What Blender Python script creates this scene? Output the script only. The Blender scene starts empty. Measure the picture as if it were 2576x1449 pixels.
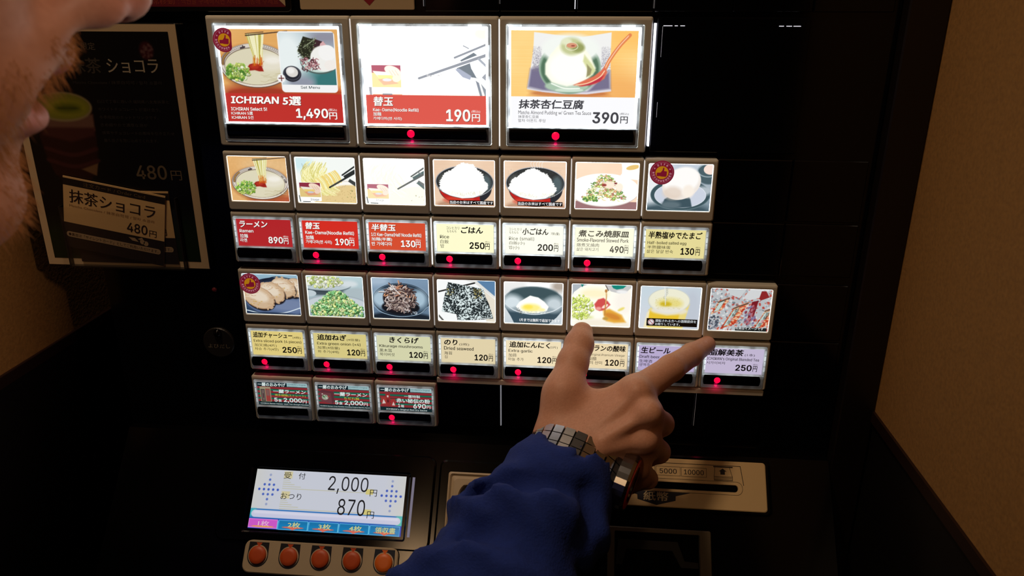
import bpy, bmesh, math, random
import numpy as np
from mathutils import Vector, Matrix

C = bpy.context.scene.collection
scene = bpy.context.scene
rng = np.random.default_rng(7)
random.seed(7)

# ------------------------------------------------------------------ camera
# panel millimetres: x to the right, y away into the machine, z up (0 = top edge of the big buttons)
Z0 = 1.5
F_PX = 1892.1
CAM = np.array([253.53, -518.90, 1.09])
PITCH, YAW, ROLL = 0.348905, -0.085627, 0.0026508
def cam_axes():
    cy, sy = math.cos(YAW), math.sin(YAW); cp, sp = math.cos(PITCH), math.sin(PITCH)
    cr, sr = math.cos(ROLL), math.sin(ROLL)
    f = np.array([sy*cp, cy*cp, -sp]); r0 = np.array([cy, -sy, 0.0]); u0 = np.cross(r0, f)
    return cr*r0+sr*u0, -sr*r0+cr*u0, f
CR, CU, CF = cam_axes()
def W(p):                                   # millimetres -> world metres
    return (p[0]/1000.0, p[1]/1000.0, Z0+p[2]/1000.0)
cam_d = bpy.data.cameras.new('camera')
cam_d.sensor_width = 36.0
cam_d.lens = F_PX*36.0/2576.0
cam_d.clip_start = 0.01
cam_d.dof.use_dof = True
cam_d.dof.focus_distance = 0.58
cam_d.dof.aperture_fstop = 17.0
cam = bpy.data.objects.new('camera', cam_d); C.objects.link(cam)
m = Matrix(((CR[0], CU[0], -CF[0]), (CR[1], CU[1], -CF[1]), (CR[2], CU[2], -CF[2]))).to_4x4()
m.translation = Vector(W(CAM)); cam.matrix_world = m
scene.camera = cam

# ------------------------------------------------------------------ light and exposure
scene.view_settings.view_transform = 'Standard'
scene.view_settings.look = 'None'
scene.view_settings.exposure = 0.0
scene.view_settings.gamma = 1.0
scene.view_settings.use_curve_mapping = False
world = bpy.data.worlds.new('world'); scene.world = world
world.use_nodes = True
world.node_tree.nodes['Background'].inputs[0].default_value = (0.9, 0.55, 0.3, 1)
world.node_tree.nodes['Background'].inputs[1].default_value = 0.003
def area_light(name, loc, target, size, power, color):
    d = bpy.data.lights.new(name, 'AREA'); d.shape = 'DISK'; d.size = size; d.energy = power; d.color = color
    o = bpy.data.objects.new(name, d); C.objects.link(o)
    o.location = loc
    o.rotation_euler = (Vector(target)-Vector(loc)).to_track_quat('-Z', 'Y').to_euler()
    return o
# warm ceiling spots above and behind the photographer
area_light('ceiling_spot', (-0.14, -0.34, 2.5), (0.15, -0.2, 1.2), 0.14, 4.8, (1.0, 0.71, 0.48))
area_light('ceiling_spot_back', (-0.25, -1.7, 2.45), (0.45, -0.2, 1.3), 0.14, 1.7, (1.0, 0.62, 0.32))
def spot_light(name, loc, target, angle, power, color):
    d = bpy.data.lights.new(name, 'SPOT'); d.spot_size = math.radians(angle); d.spot_blend = .6; d.shadow_soft_size = .05; d.energy = power; d.color = color
    o = bpy.data.objects.new(name, d); C.objects.link(o); o.location = loc
    o.rotation_euler = (Vector(target)-Vector(loc)).to_track_quat('-Z', 'Y').to_euler()
# added unseen spot beyond the right jamb, brightening the customer's face
spot_light('face_fill_spot', (1.05, -0.62, 1.85), (0.07, -0.31, 1.47), 22, 12.0, (1.0, 0.68, 0.50))

# ------------------------------------------------------------------ helpers
POS = {}
def lin(c):
    c = np.asarray(c, float)/255.0
    return np.where(c <= 0.04045, c/12.92, ((c+0.055)/1.055)**2.4)
MATS = {}
def mat(name, col=(128, 128, 128), rough=0.5, emit=None, power=1.0, metal=0.0, spec=0.5, noise=None, attr=False, bump=None, coat=0.0):
    if name in MATS: return MATS[name]
    M = bpy.data.materials.new(name); M.use_nodes = True
    nt = M.node_tree; b = nt.nodes['Principled BSDF']
    c = tuple(lin(col))+(1,)
    b.inputs['Base Color'].default_value = c
    b.inputs['Roughness'].default_value = rough
    b.inputs['Metallic'].default_value = metal
    b.inputs['Specular IOR Level'].default_value = spec
    b.inputs['Coat Weight'].default_value = coat
    if emit is not None:
        b.inputs['Emission Color'].default_value = tuple(lin(emit))+(1,)
        b.inputs['Emission Strength'].default_value = power
        M.cycles.emission_sampling = 'NONE'
    if noise:
        sc, amt = noise
        tc = nt.nodes.new('ShaderNodeTexCoord'); n = nt.nodes.new('ShaderNodeTexNoise')
        n.inputs['Scale'].default_value = sc; n.inputs['Detail'].default_value = 6
        nt.links.new(tc.outputs['Object'], n.inputs['Vector'])
        mx = nt.nodes.new('ShaderNodeMix'); mx.data_type = 'RGBA'
        mx.inputs[6].default_value = tuple(np.array(c[:3])*(1-amt))+(1,)
        mx.inputs[7].default_value = tuple(np.minimum(np.array(c[:3])*(1+amt), 1))+(1,)
        nt.links.new(n.outputs['Fac'], mx.inputs[0]); nt.links.new(mx.outputs[2], b.inputs['Base Color'])
    if bump:
        sc, st, dist = bump
        tc = nt.nodes.new('ShaderNodeTexCoord'); n = nt.nodes.new('ShaderNodeTexNoise')
        n.inputs['Scale'].default_value = sc; n.inputs['Detail'].default_value = 5
        nt.links.new(tc.outputs['Object'], n.inputs['Vector'])
        bp = nt.nodes.new('ShaderNodeBump'); bp.inputs['Strength'].default_value = st; bp.inputs['Distance'].default_value = dist
        nt.links.new(n.outputs['Fac'], bp.inputs['Height']); nt.links.new(bp.outputs['Normal'], b.inputs['Normal'])
    if attr:                                # printed colours held on the mesh itself
        a = nt.nodes.new('ShaderNodeAttribute'); a.attribute_name = 'print'
        if attr == 'emit':
            b.inputs['Base Color'].default_value = (0.02, 0.02, 0.02, 1)
            nt.links.new(a.outputs['Color'], b.inputs['Emission Color'])
            b.inputs['Emission Strength'].default_value = power
            M.cycles.emission_sampling = 'NONE'
        else:
            nt.links.new(a.outputs['Color'], b.inputs['Base Color'])
    MATS[name] = M
    return M

def link(name, me, parent=None, loc=(0, 0, 0), label=None, cat=None, group=None, kind=None):
    o = bpy.data.objects.new(name, me); C.objects.link(o)
    loc = np.asarray(loc, float); POS[o.name] = loc
    if parent is not None:
        o.parent = parent; q = (loc-POS[parent.name])/1000.0
        o.location = tuple(q)
    else:
        o.location = W(loc)
    if label: o['label'] = label
    if cat: o['category'] = cat
    if group: o['group'] = group
    if kind: o['kind'] = kind
    return o
def thing(name, loc, label, cat, group=None):
    return link(name, None, None, loc, label, cat, group)
def mesh(name, V, F, m=None, parent=None, loc=(0, 0, 0), smooth=False, **kw):
    """V in absolute panel millimetres; stored relative to loc."""
    me = bpy.data.meshes.new(name)
    V = (np.asarray(V, float).reshape(-1, 3)-np.asarray(loc, float))/1000.0
    me.from_pydata(V.tolist(), [], F)
    if smooth: me.polygons.foreach_set('use_smooth', [True]*len(me.polygons))
    if m: me.materials.append(m)
    me.update()
    return link(name, me, parent, loc, **kw)

def rrect(x0, x1, z0, z1, r, n=4):          # rounded rectangle outline, (x, z) counter-clockwise seen from the front
    r = max(0.01, min(r, abs(x1-x0)/2-.001, abs(z1-z0)/2-.001)); P = []
    for cx, cz, a0 in ((x1-r, z1-r, 0), (x0+r, z1-r, 90), (x0+r, z0+r, 180), (x1-r, z0+r, 270)):
        for k in range(n+1):
            a = math.radians(a0+90*k/n); P.append((cx+r*math.cos(a), cz+r*math.sin(a)))
    return P
def loft(loops, cap_first=False, cap_last=False):   # loops: lists of 3D points with equal length
    V = []; F = []; n = len(loops[0])
    for L in loops: V += list(L)
    for i in range(len(loops)-1):
        for k in range(n):
            a = i*n+k; b = i*n+(k+1) % n
            F.append((a, b, b+n, a+n))
    if cap_first: F.append(tuple(range(n-1, -1, -1)))
    if cap_last: F.append(tuple(range((len(loops)-1)*n, len(loops)*n)))
    return V, F
def at_y(P, y): return [(p[0], y, p[1]) for p in P]
class MB:
    def __init__(s): s.V = []; s.F = []
    def add(s, V, F):
        b = len(s.V); s.V += [tuple(v) for v in V]; s.F += [tuple(i+b for i in f) for f in F]; return s
    def box(s, x0, x1, y0, y1, z0, z1):
        V = [(x, y, z) for x in (x0, x1) for y in (y0, y1) for z in (z0, z1)]
        return s.add(V, [(0, 1, 3, 2), (4, 6, 7, 5), (0, 4, 5, 1), (2, 3, 7, 6), (0, 2, 6, 4), (1, 5, 7, 3)])
    def slab(s, x0, x1, z0, z1, yf, yb, r=1.0, bev=0.4, n=4):   # rounded slab facing the viewer, front at yf
        V, F = loft([at_y(rrect(x0+bev, x1-bev, z0+bev, z1-bev, max(r-bev, .05), n), yf), at_y(rrect(x0, x1, z0, z1, r, n), yf+bev),
                     at_y(rrect(x0, x1, z0, z1, r, n), yb)], True, False)
        F[-1] = tuple(reversed(F[-1]))
        return s.add(V, F)
    def map(s, f):
        s.V = [tuple(f(*v)) for v in s.V]; return s
    def build(s, name, m, parent=None, loc=(0, 0, 0), **kw):
        return mesh(name, s.V, s.F, m, parent, loc, **kw)

# console surface: hinge at z=-322, leaning towards the viewer; (x, s down the slope, h proud of it)
TH = math.radians(40); ZH = -322.0
def con(x, h, ms):       # argument order matches (x, y, z) meshes: y -> -height, z -> -s
    s_ = -ms; hh = -h
    return (x, -math.sin(TH)*s_-math.cos(TH)*hh, ZH-math.cos(TH)*s_+math.sin(TH)*hh)

# ------------------------------------------------------------------ lettering (flat print, real glyph outlines)
_tc = {}; _lay = {}
import os
FONTS = {}
for key, fn in (('latin', 'Inter.woff2'),):   # the sans serif that ships with Blender itself
    try:
        fp = os.path.join(bpy.utils.system_resource('DATAFILES'), 'fonts', fn)
        if os.path.exists(fp): FONTS[key] = bpy.data.fonts.load(fp)
    except Exception: pass
from mathutils.geometry import tessellate_polygon
def fill_outlines(co, edges):
    """fills closed outlines; outlines that overlap are simply united, reversed ones are holes"""
    nb = {}
    for a, b in edges: nb.setdefault(a, []).append(b); nb.setdefault(b, []).append(a)
    seen = set(); loops = []
    for s0 in sorted(nb):
        if s0 in seen: continue
        L = [s0]; seen.add(s0); cur = s0
        while True:
            nx = [x for x in nb[cur] if x not in seen]
            if not nx: break
            cur = min(nx) if len(L) == 1 else nx[0]; seen.add(cur); L.append(cur)
        if len(L) > 2: loops.append(L)
    def area(L): P = co[L]; return .5*float(np.sum(P[:, 0]*np.roll(P[:, 1], -1)-np.roll(P[:, 0], -1)*P[:, 1]))
    A = [area(L) for L in loops]
    if not A: return []
    sg = 1 if A[int(np.argmax(np.abs(A)))] > 0 else -1
    outer = [i for i in range(len(loops)) if A[i]*sg > 0]; holes = {i: [] for i in outer}
    def inside(p, L):
        P = co[L]; x, y = p; Q = np.roll(P, -1, 0); c = (P[:, 1] > y) != (Q[:, 1] > y)
        with np.errstate(divide='ignore', invalid='ignore'): t = x < (Q[:, 0]-P[:, 0])*(y-P[:, 1])/(Q[:, 1]-P[:, 1])+P[:, 0]
        return bool((c & t).sum() % 2)
    for i in range(len(loops)):
        if A[i]*sg > 0: continue
        cand = [j for j in outer if inside(co[loops[i][0]], loops[j]) and abs(A[j]) > abs(A[i])]
        if cand: holes[min(cand, key=lambda j: abs(A[j]))].append(i)
    F = []
    for i in outer:
        idx = list(loops[i]); polys = [[Vector((co[k][0], co[k][1], 0)) for k in loops[i]]]
        for h in holes[i]: idx += loops[h]; polys.append([Vector((co[k][0], co[k][1], 0)) for k in loops[h]])
        for t in tessellate_polygon(polys): F.append(tuple(idx[k] for k in t))
    return F
def glyphs(text, bold=0.0, font=None):
    k = (text, round(bold, 4))
    if k in _tc: return _tc[k]
    lay = 1
    cjk = any(ord(ch) > 0x2E00 for ch in text)
    cu = bpy.data.curves.new('glyph_curve', 'FONT'); cu.body = text; cu.size = 1.0; cu.resolution_u = 2 if cjk else 4
    F_ = FONTS.get('cjk' if cjk else 'none' if 'w' in text else 'latin')
    if F_: cu.font = F_
    if not cjk: cu.fill_mode = 'NONE'
    ob = bpy.data.objects.new('glyph_curve', cu); C.objects.link(ob)
    me = ob.to_mesh()
    n = len(me.vertices); co = np.empty(n*3); me.vertices.foreach_get('co', co); co = co.reshape(-1, 3)[:, :2].copy()
    if cjk: F = [tuple(p.vertices) for p in me.polygons]
    else: F = fill_outlines(co, [tuple(e.vertices) for e in me.edges])
    ob.to_mesh_clear(); bpy.data.objects.remove(ob); bpy.data.curves.remove(cu)
    if bold > .009 and n:                   # heavier strokes: the outline printed again a hair to each side
        q = bold*.9
        sh = [(q, 0), (-q, 0), (0, q*.8), (0, -q*.8), (q*.7, q*.6), (-q*.7, -q*.6), (q*.7, -q*.6), (-q*.7, q*.6)] if bold > .025 else [(q, 0), (-q, 0), (0, q*.7), (0, -q*.7)] if bold > .015 else [(-q, 0), (q, 0)]
        lay = len(sh); co = np.vstack([co+np.array(d) for d in sh]); F = [tuple(i+n*j for i in f) for j in range(len(sh)) for f in F]
    _tc[k] = (co, F); _lay[k] = np.repeat(np.arange(lay), n); return _tc[k]
CAPH = None
class Letters:
    """collects strings fitted to boxes; one mesh of print per colour"""
    def __init__(s, fn=None): s.mb = {}; s.fn = fn
    def put(s, text, x0, x1, zt, zb, key='ink', y=0.0, bold=0.012, cap=False, shear=0.0, rot=None):
        global CAPH
        co, F = glyphs(text, bold)
        if len(co) == 0: return
        mn = co.min(0); mx = co.max(0)
        if cap:
            if CAPH is None:
                h, _ = glyphs('H', 0.0); CAPH = (h[:, 1].min(), h[:, 1].max())
            a, b = CAPH
        else: a, b = mn[1], mx[1]
        X = x0+(co[:, 0]-mn[0])/(mx[0]-mn[0])*(x1-x0); Zc = zb+(co[:, 1]-a)/(b-a)*(zt-zb)
        X = X+shear*(Zc-zb)
        ly = _lay[(text, round(bold, 4))]; V = [(X[i], y-.006*ly[i], Zc[i]) for i in range(len(X))]
        if rot is not None: V = [rot(*v) for v in V]
        F = [tuple(reversed(f)) if False else f for f in F]
        s.mb.setdefault(key, MB()).add(V, F)
    def build(s, mats, parent, loc, name='lettering'):
        out = []
        for k, b in s.mb.items():
            if s.fn: b.map(s.fn)
            out.append(b.build(name, mats[k], parent, loc))
        return out
# ------------------------------------------------------------------ printed pictures, painted point by point onto a fine sheet
def vnoise(w, h, cells, seed, octaves=3):
    r = np.random.default_rng(seed); out = np.zeros((h, w), np.float32); amp = 1.0; tot = 0
    for o in range(octaves):
        cx = max(2, int(cells*2**o)); cy = max(2, int(cells*2**o*h/w)); g = r.random((cy+2, cx+2)).astype(np.float32)
        X = np.linspace(0, cx, w, endpoint=False); Y = np.linspace(0, cy, h, endpoint=False)
        xi = X.astype(int); yi = Y.astype(int); fx = X-xi; fy = Y-yi; fx = fx*fx*(3-2*fx); fy = fy*fy*(3-2*fy)
        a = g[np.ix_(yi, xi)]; b = g[np.ix_(yi, xi+1)]; c = g[np.ix_(yi+1, xi)]; d = g[np.ix_(yi+1, xi+1)]
        out += amp*((a*(1-fx)+b*fx)*(1-fy)[:, None]+(c*(1-fx)+d*fx)*fy[:, None]); tot += amp; amp *= .5
    return out/tot
class Cv:
    """x runs 0..A, y 0..100 downwards, colours are sRGB 0..255"""
    def __init__(s, A, res, base=(255, 255, 255), seed=1):
        s.A = A; s.h = int(res); s.w = int(res*A/100); s.a = np.empty((s.h, s.w, 3), np.float32); s.a[:] = base
        s.k = s.h/100.0; s.r = np.random.default_rng(seed)
        s.X = ((np.arange(s.w)+.5)/s.k)[None, :]*np.ones((s.h, 1)); s.Y = ((np.arange(s.h)+.5)/s.k)[:, None]*np.ones((1, s.w))
        s.clip = None
    def win(s, x0, x1, y0, y1):
        a = max(0, int(x0*s.k)-2); b = min(s.w, int(x1*s.k)+3); c = max(0, int(y0*s.k)-2); d = min(s.h, int(y1*s.k)+3)
        return (slice(c, d), slice(a, b)) if a < b and c < d else None
    def blend(s, w, m, col):
        if s.clip is not None: m = m*s.clip[w]
        s.a[w] += (np.asarray(col, np.float32)-s.a[w])*m[..., None]
    def ell(s, cx, cy, rx, ry, col, ang=0, soft=.9, alpha=1., ring=None):
        R = max(rx, ry)+soft+2+(ring or 0); w = s.win(cx-R, cx+R, cy-R, cy+R)
        if w is None: return
        c, n = math.cos(math.radians(ang)), math.sin(math.radians(ang)); dx = s.X[w]-cx; dy = s.Y[w]-cy
        u = (dx*c+dy*n)/rx; v = (-dx*n+dy*c)/ry; q = np.sqrt(u*u+v*v)+1e-6
        g = np.sqrt((u/rx)**2+(v/ry)**2)/q+1e-9; d = (q-1)/g
        d = np.clip(d, -1e3, 1e3)
        if ring: d = np.abs(d)-ring/2
        s.blend(w, np.clip(.5-d/soft, 0, 1)*alpha, col)
    def line(s, x0, y0, x1, y1, w0, col, w1=None, soft=.8, alpha=1.):
        w1 = w0 if w1 is None else w1; R = max(w0, w1)/2+soft+1
        w = s.win(min(x0, x1)-R, max(x0, x1)+R, min(y0, y1)-R, max(y0, y1)+R)
        if w is None: return
        dx, dy = x1-x0, y1-y0; L = dx*dx+dy*dy+1e-9; t = np.clip(((s.X[w]-x0)*dx+(s.Y[w]-y0)*dy)/L, 0, 1)
        d = np.hypot(s.X[w]-x0-t*dx, s.Y[w]-y0-t*dy)-(w0+(w1-w0)*t)/2
        s.blend(w, np.clip(.5-d/soft, 0, 1)*alpha, col)
    def curve(s, P, w0, col, soft=.8, alpha=1., n=10, col2=None):
        P = np.array(P, float); Q = []
        E_ = np.vstack([2*P[0]-P[1], P, 2*P[-1]-P[-2]])
        for i in range(1, len(E_)-2):
            for k in range(n):
                t = k/n; a, b, c, d = E_[i-1:i+3]
                Q.append(.5*((2*b)+(-a+c)*t+(2*a-5*b+4*c-d)*t*t+(-a+3*b-3*c+d)*t**3))
        Q.append(P[-1]); m = len(Q)-1; col = np.array(col, float)
        for i in range(m):
            cc = col if col2 is None else col+(np.array(col2)-col)*i/m
            s.line(*Q[i], *Q[i+1], w0, cc, soft=soft, alpha=alpha)
    def poly(s, P, col, soft=.9, alpha=1.):
        P = np.array(P, float); w = s.win(P[:, 0].min()-2, P[:, 0].max()+2, P[:, 1].min()-2, P[:, 1].max()+2)
        if w is None: return
        X, Y = s.X[w], s.Y[w]; d = np.full(X.shape, 1e9); ins = np.zeros(X.shape, bool)
        for i in range(len(P)):
            x0, y0 = P[i]; x1, y1 = P[(i+1) % len(P)]; dx, dy = x1-x0, y1-y0
            t = np.clip(((X-x0)*dx+(Y-y0)*dy)/(dx*dx+dy*dy+1e-9), 0, 1); d = np.minimum(d, np.hypot(X-x0-t*dx, Y-y0-t*dy))
            if y0 != y1: ins ^= ((y0 > Y) != (y1 > Y)) & (X < (x1-x0)*(Y-y0)/(y1-y0)+x0)
        s.blend(w, np.clip(.5-np.where(ins, -d, d)/soft, 0, 1)*alpha, col)
    def rect(s, x0, x1, y0, y1, col, r=0, soft=.7, alpha=1.):
        w = s.win(x0-1, x1+1, y0-1, y1+1)
        if w is None: return
        qx = np.abs(s.X[w]-(x0+x1)/2)-(x1-x0)/2+r; qy = np.abs(s.Y[w]-(y0+y1)/2)-(y1-y0)/2+r
        d = np.hypot(np.maximum(qx, 0), np.maximum(qy, 0))+np.minimum(np.maximum(qx, qy), 0)-r
        s.blend(w, np.clip(.5-d/soft, 0, 1)*alpha, col)
    def grad(s, c0, c1, vertical=True):
        t = (s.Y/100 if vertical else s.X/s.A)[..., None]; s.a[:] = np.array(c0)*(1-t)+np.array(c1)*t
    def wood(s, c0, c1, seed=3, x0=0, x1=999, y0=0, y1=100):
        n = vnoise(s.w, s.h, 3, seed, 3); g = vnoise(64, s.h, 2, seed+1, 1)
        r = np.random.default_rng(seed).random(s.h)[:, None]*.35+vnoise(s.w, s.h, 2, seed+2, 2)*.65
        t = (.6*n+.4*r)[..., None]; M = (s.X >= x0) & (s.X <= x1) & (s.Y >= y0) & (s.Y <= y1)
        s.a[M] = (np.array(c0)*(1-t)+np.array(c1)*t)[M]
    def mottle(s, amt, cells, seed):
        s.a += (vnoise(s.w, s.h, cells, seed, 3)[..., None]-.5)*amt
    def onions(s, cx, cy, rx, ry, n, cols, size=2.6, ringp=.6, heap=False):
        for i in range(n):
            a = s.r.random()*6.283; q = math.sqrt(s.r.random()); x = cx+rx*q*math.cos(a); y = cy+ry*q*math.sin(a)
            if heap: y = cy+ry*(2*s.r.random()-1)*(1-abs(x-cx)/rx*.2); x = cx+(x-cx)*min(1, (.15+(y-cy+ry)/(1.5*ry)))
            c = np.array(cols[s.r.integers(len(cols))])+s.r.normal(0, 10); z = size*(.6+.7*s.r.random()); e = .6+.4*s.r.random(); an = s.r.random()*180
            s.ell(x+.4, y+.7, z, z*e, c*.55, an); s.ell(x, y, z, z*e, c, an)
            if s.r.random() < ringp: s.ell(x, y, z*.5, z*e*.5, c*.62+20, an)
            else: s.ell(x-.3, y-.4, z*.5, z*e*.4, np.minimum(c+45, 255), an)
    def colors(s): return lin(np.clip(s.a, 0, 255))
def sheet(name, cv, x0, x1, zt, zb, m, parent, loc, y=0.0, fn=None, r=0.0, gain=1.0, **kw):
    """a fine sheet with the print of cv; one vertex per printed point"""
    w, h = cv.w+1, cv.h+1
    xs = np.linspace(x0, x1, w); zs = np.linspace(zt, zb, h)
    XX, ZZ = np.meshgrid(xs, zs)
    if fn is None: V = np.stack([XX, np.full_like(XX, y), ZZ], -1).reshape(-1, 3)
    else: V = np.array([fn(a, y, b) for a, b in zip(XX.ravel(), ZZ.ravel())])
    V = (V-np.asarray(loc, float))/1000.0
    idx = np.arange(w*h).reshape(h, w)
    Q = np.stack([idx[1:, :-1], idx[1:, 1:], idx[:-1, 1:], idx[:-1, :-1]], -1).reshape(-1)
    me = bpy.data.meshes.new(name); nq = cv.w*cv.h
    me.vertices.add(w*h); me.vertices.foreach_set('co', V.ravel().astype(np.float32))
    me.loops.add(nq*4); me.loops.foreach_set('vertex_index', Q.astype(np.int32))
    me.polygons.add(nq); me.polygons.foreach_set('loop_start', np.arange(0, nq*4, 4, dtype=np.int32))
    me.update(calc_edges=True)
    col = cv.colors()*gain
    p = np.pad(col, ((0, 1), (0, 1), (0, 0)), mode='edge')
    c = np.ones((w*h, 4), np.float32); c[:, :3] = p.reshape(-1, 3)
    at = me.color_attributes.new('print', 'FLOAT_COLOR', 'POINT'); at.data.foreach_set('color', c.ravel())
    me.materials.append(m)
    return link(name, me, parent, loc, **kw)
# ------------------------------------------------------------------ what is printed on the pictures
GREENS = [(150, 200, 70), (120, 180, 60), (190, 215, 120), (225, 235, 190), (95, 155, 60), (205, 220, 110)]
def ramen(c, bright=1.0, ox=0, oy=0, s=1.0):
    """bowl with lifted noodles; drawn in 130 x 100 space mapped by (ox, oy, s)"""
    X = lambda x: ox+x*s
    Yy = lambda y: oy+y*s
    def ell(cx, cy, rx, ry, col, **k):
        if k.get('ring'): k['ring'] *= s
        c.ell(X(cx), Yy(cy), rx*s, ry*s, col, **k)
    ell(68, 62, 66, 39, (150, 85, 45), soft=9*s, alpha=.55)
    ell(68, 59.5, 64, 37.5, (70, 58, 60)); ell(68, 59, 63, 37, (236, 226, 212)); ell(68, 57.5, 62, 35, (92, 76, 80))
    ell(68, 56.5, 61.5, 34, (226, 216, 204))
    # rim with a fret border
    for k in range(46):
        a = math.radians(180+k*180/45); x = 68+58.2*math.cos(a); y = 56.5+31.5*math.sin(a)
        if 17 < k < 27: continue
        gold = k < 11
        w0 = 2.7
        c.ell(X(x), Yy(y), w0*s, w0*s*.95, (88, 62, 62) if gold else (150, 138, 130), soft=.8)
        c.ell(X(x), Yy(y), w0*s*.62, w0*s*.55, (235, 190, 90) if gold else (245, 240, 230), soft=.8)
        c.ell(X(x), Yy(y), w0*s*.25, w0*s*.2, (110, 70, 50) if gold else (150, 138, 130), soft=.8)
    c.line(X(45), Yy(30), X(52), Yy(28), 3*s, (70, 60, 66)); c.line(X(49), Yy(26), X(50), Yy(32), 2*s, (70, 60, 66))
    c.line(X(118), Yy(44), X(126), Yy(56), 4*s, (90, 82, 84)); c.line(X(119), Yy(50), X(124), Yy(48), 1.5*s, (235, 230, 225))
    ell(68, 60.5, 56, 32, (110, 96, 84)); ell(68, 61, 55, 31, (226, 219, 190))
    ell(95, 53, 28, 15, (238, 232, 215), soft=8*s, alpha=.8); ell(100, 50, 14, 6, (250, 246, 236), soft=6*s, alpha=.8)
    for k in range(16):
        x = 74+s*0+c.r.random()*44; y = 72+c.r.random()*14
        c.curve([(X(x), Yy(y)), (X(x+8), Yy(y-2+4*c.r.random())), (X(x+16), Yy(y+1-3*c.r.random()))], .9*s, (200, 190, 150), alpha=.6, n=5)
    ell(68, 61, 55, 31, (200, 186, 150), ring=1.2, alpha=.5)
    # sauce
    c.poly([(X(a), Yy(b)) for a, b in ((52, 63), (58, 57), (66, 55), (72, 50), (84, 52), (79, 58), (82, 69), (74, 69), (66, 67), (56, 68))], (158, 34, 26), soft=1.6*s)
    ell(66, 61, 8, 4, (190, 60, 40), soft=2*s, alpha=.7)
    # noodles
    c.poly([(X(a), Yy(b)) for a, b in ((57, 6), (89, 5), (84, 30), (82, 54), (68, 56), (62, 30))], (232, 224, 150), soft=1.5*s)
    for k in range(22):
        t = k/21; xt = 57+31*t; xb = 66+15*t; j = c.r.random()
        col = (250, 246, 205) if j < .5 else (205, 196, 104) if j < .8 else (180, 170, 70)
        c.curve([(X(xt), Yy(6+2*math.sin(t*3))), (X(xt*.6+xb*.4), Yy(22)), (X(xb), Yy(40)), (X(xb+c.r.normal(0, 1)), Yy(52+5*c.r.random()))], 1.1*s, col, n=5)
        y0_ = 40+9*c.r.random(); c.line(X(xb), Yy(y0_), X(xb+c.r.normal(0, 1.2)), Yy(57+4*c.r.random()), 1.0*s, (200+30*j, 60+90*j, 26), alpha=.85)
    c.line(X(56), Yy(9), X(130), Yy(1.5), 2.0*s, (70, 52, 44), w1=1.6*s)
    c.line(X(56), Yy(6), X(88), Yy(3), 1.4*s, (96, 70, 52))
    c.onions(X(34), Yy(70), 23*s, 15*s, 150, GREENS, size=2.7*s)

def pic_ramen():
    c = Cv(130, 124, seed=5); c.wood((222, 164, 96), (238, 190, 128), 4); c.ell(90, 20, 60, 22, (236, 200, 150), soft=30, alpha=.6)
    c.ell(100, 98, 60, 16, (176, 72, 46), soft=22, alpha=.8); c.mottle(10, 30, 2)
    ramen(c); return c
def pic_set():
    c = Cv(195, 150, seed=6); c.wood((226, 160, 84), (240, 190, 120), 14); c.ell(60, 100, 60, 14, (170, 60, 40), soft=16)
    c.ell(150, 98, 50, 10, (190, 80, 45), soft=12)
    ramen(c, ox=-6, oy=2, s=.92)
    # inset card
    c.rect(97, 189.5, 3.5, 98, (252, 252, 252), r=6); 
    c.clip = (c.X > 98.5) & (c.X < 188) & (c.Y > 5.5) & (c.Y < 86); c.clip = c.clip.astype(np.float32)
    c.rect(98, 189, 5, 87, (176, 196, 205)); c.ell(112, 40, 34, 44, (240, 248, 248), soft=40); c.ell(185, 82, 44, 34, (58, 122, 122), soft=34)
    c.ell(180, 12, 30, 14, (150, 150, 165), soft=22); c.ell(130, 82, 22, 10, (150, 156, 172), soft=12)
    c.ell(162, 50, 31, 19, (84, 104, 100)); c.ell(162, 48.5, 30, 18, (205, 226, 218))
    c.poly([(139, 11), (172, 20), (158, 44), (140, 47), (128, 33)], (44, 46, 34)); c.poly([(158, 15), (173, 20), (158, 44), (150, 40)], (66, 42, 48))
    for k in range(220):
        x, y = 128+34*c.r.random(), 12+32*c.r.random()
        if (x-128)*.5+(y-33) > -9 and y < 45 and x < 160: c.ell(x, y, .9, .6, (150, 160, 120) if c.r.random() < .4 else (28, 36, 22), alpha=.8)
    c.line(138, 28, 160, 14, 1.2, (150, 160, 130)); c.poly([(166, 22), (171, 18), (177, 26), (160, 40)], (222, 175, 178))
    c.ell(170, 45, 22, 20, (248, 247, 242), soft=2); c.ell(176, 36, 14, 12, (253, 252, 250)); c.ell(180, 55, 10, 8, (250, 244, 238))
    for k in range(60):
        x = 135+24*c.r.random(); y = 44+20*c.r.random(); a = c.r.random()*6
        c.curve([(x, y), (x+3*math.cos(a), y+3*math.sin(a)), (x+5*math.cos(a+1), y+4*math.sin(a+1))], 1.1, [(120, 66, 76), (180, 126, 132), (206, 160, 160), (82, 42, 50)][k % 4], n=4)
    c.ell(116, 69, 15, 12.5, (40, 42, 52)); c.ell(116, 68, 13, 10.5, (78, 80, 92), ring=1.2); c.ell(116, 66, 10, 8, (228, 224, 220), ang=10); c.ell(114, 64, 6, 4.5, (248, 246, 244), soft=3)
    c.clip = None
    c.ell(97.5, 76, 6.6, 6.6, (252, 252, 252)); c.line(93.5, 76, 101.5, 76, 1.6, (110, 50, 48)); c.line(97.5, 72, 97.5, 80, 1.6, (110, 50, 48))
    return c
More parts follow.
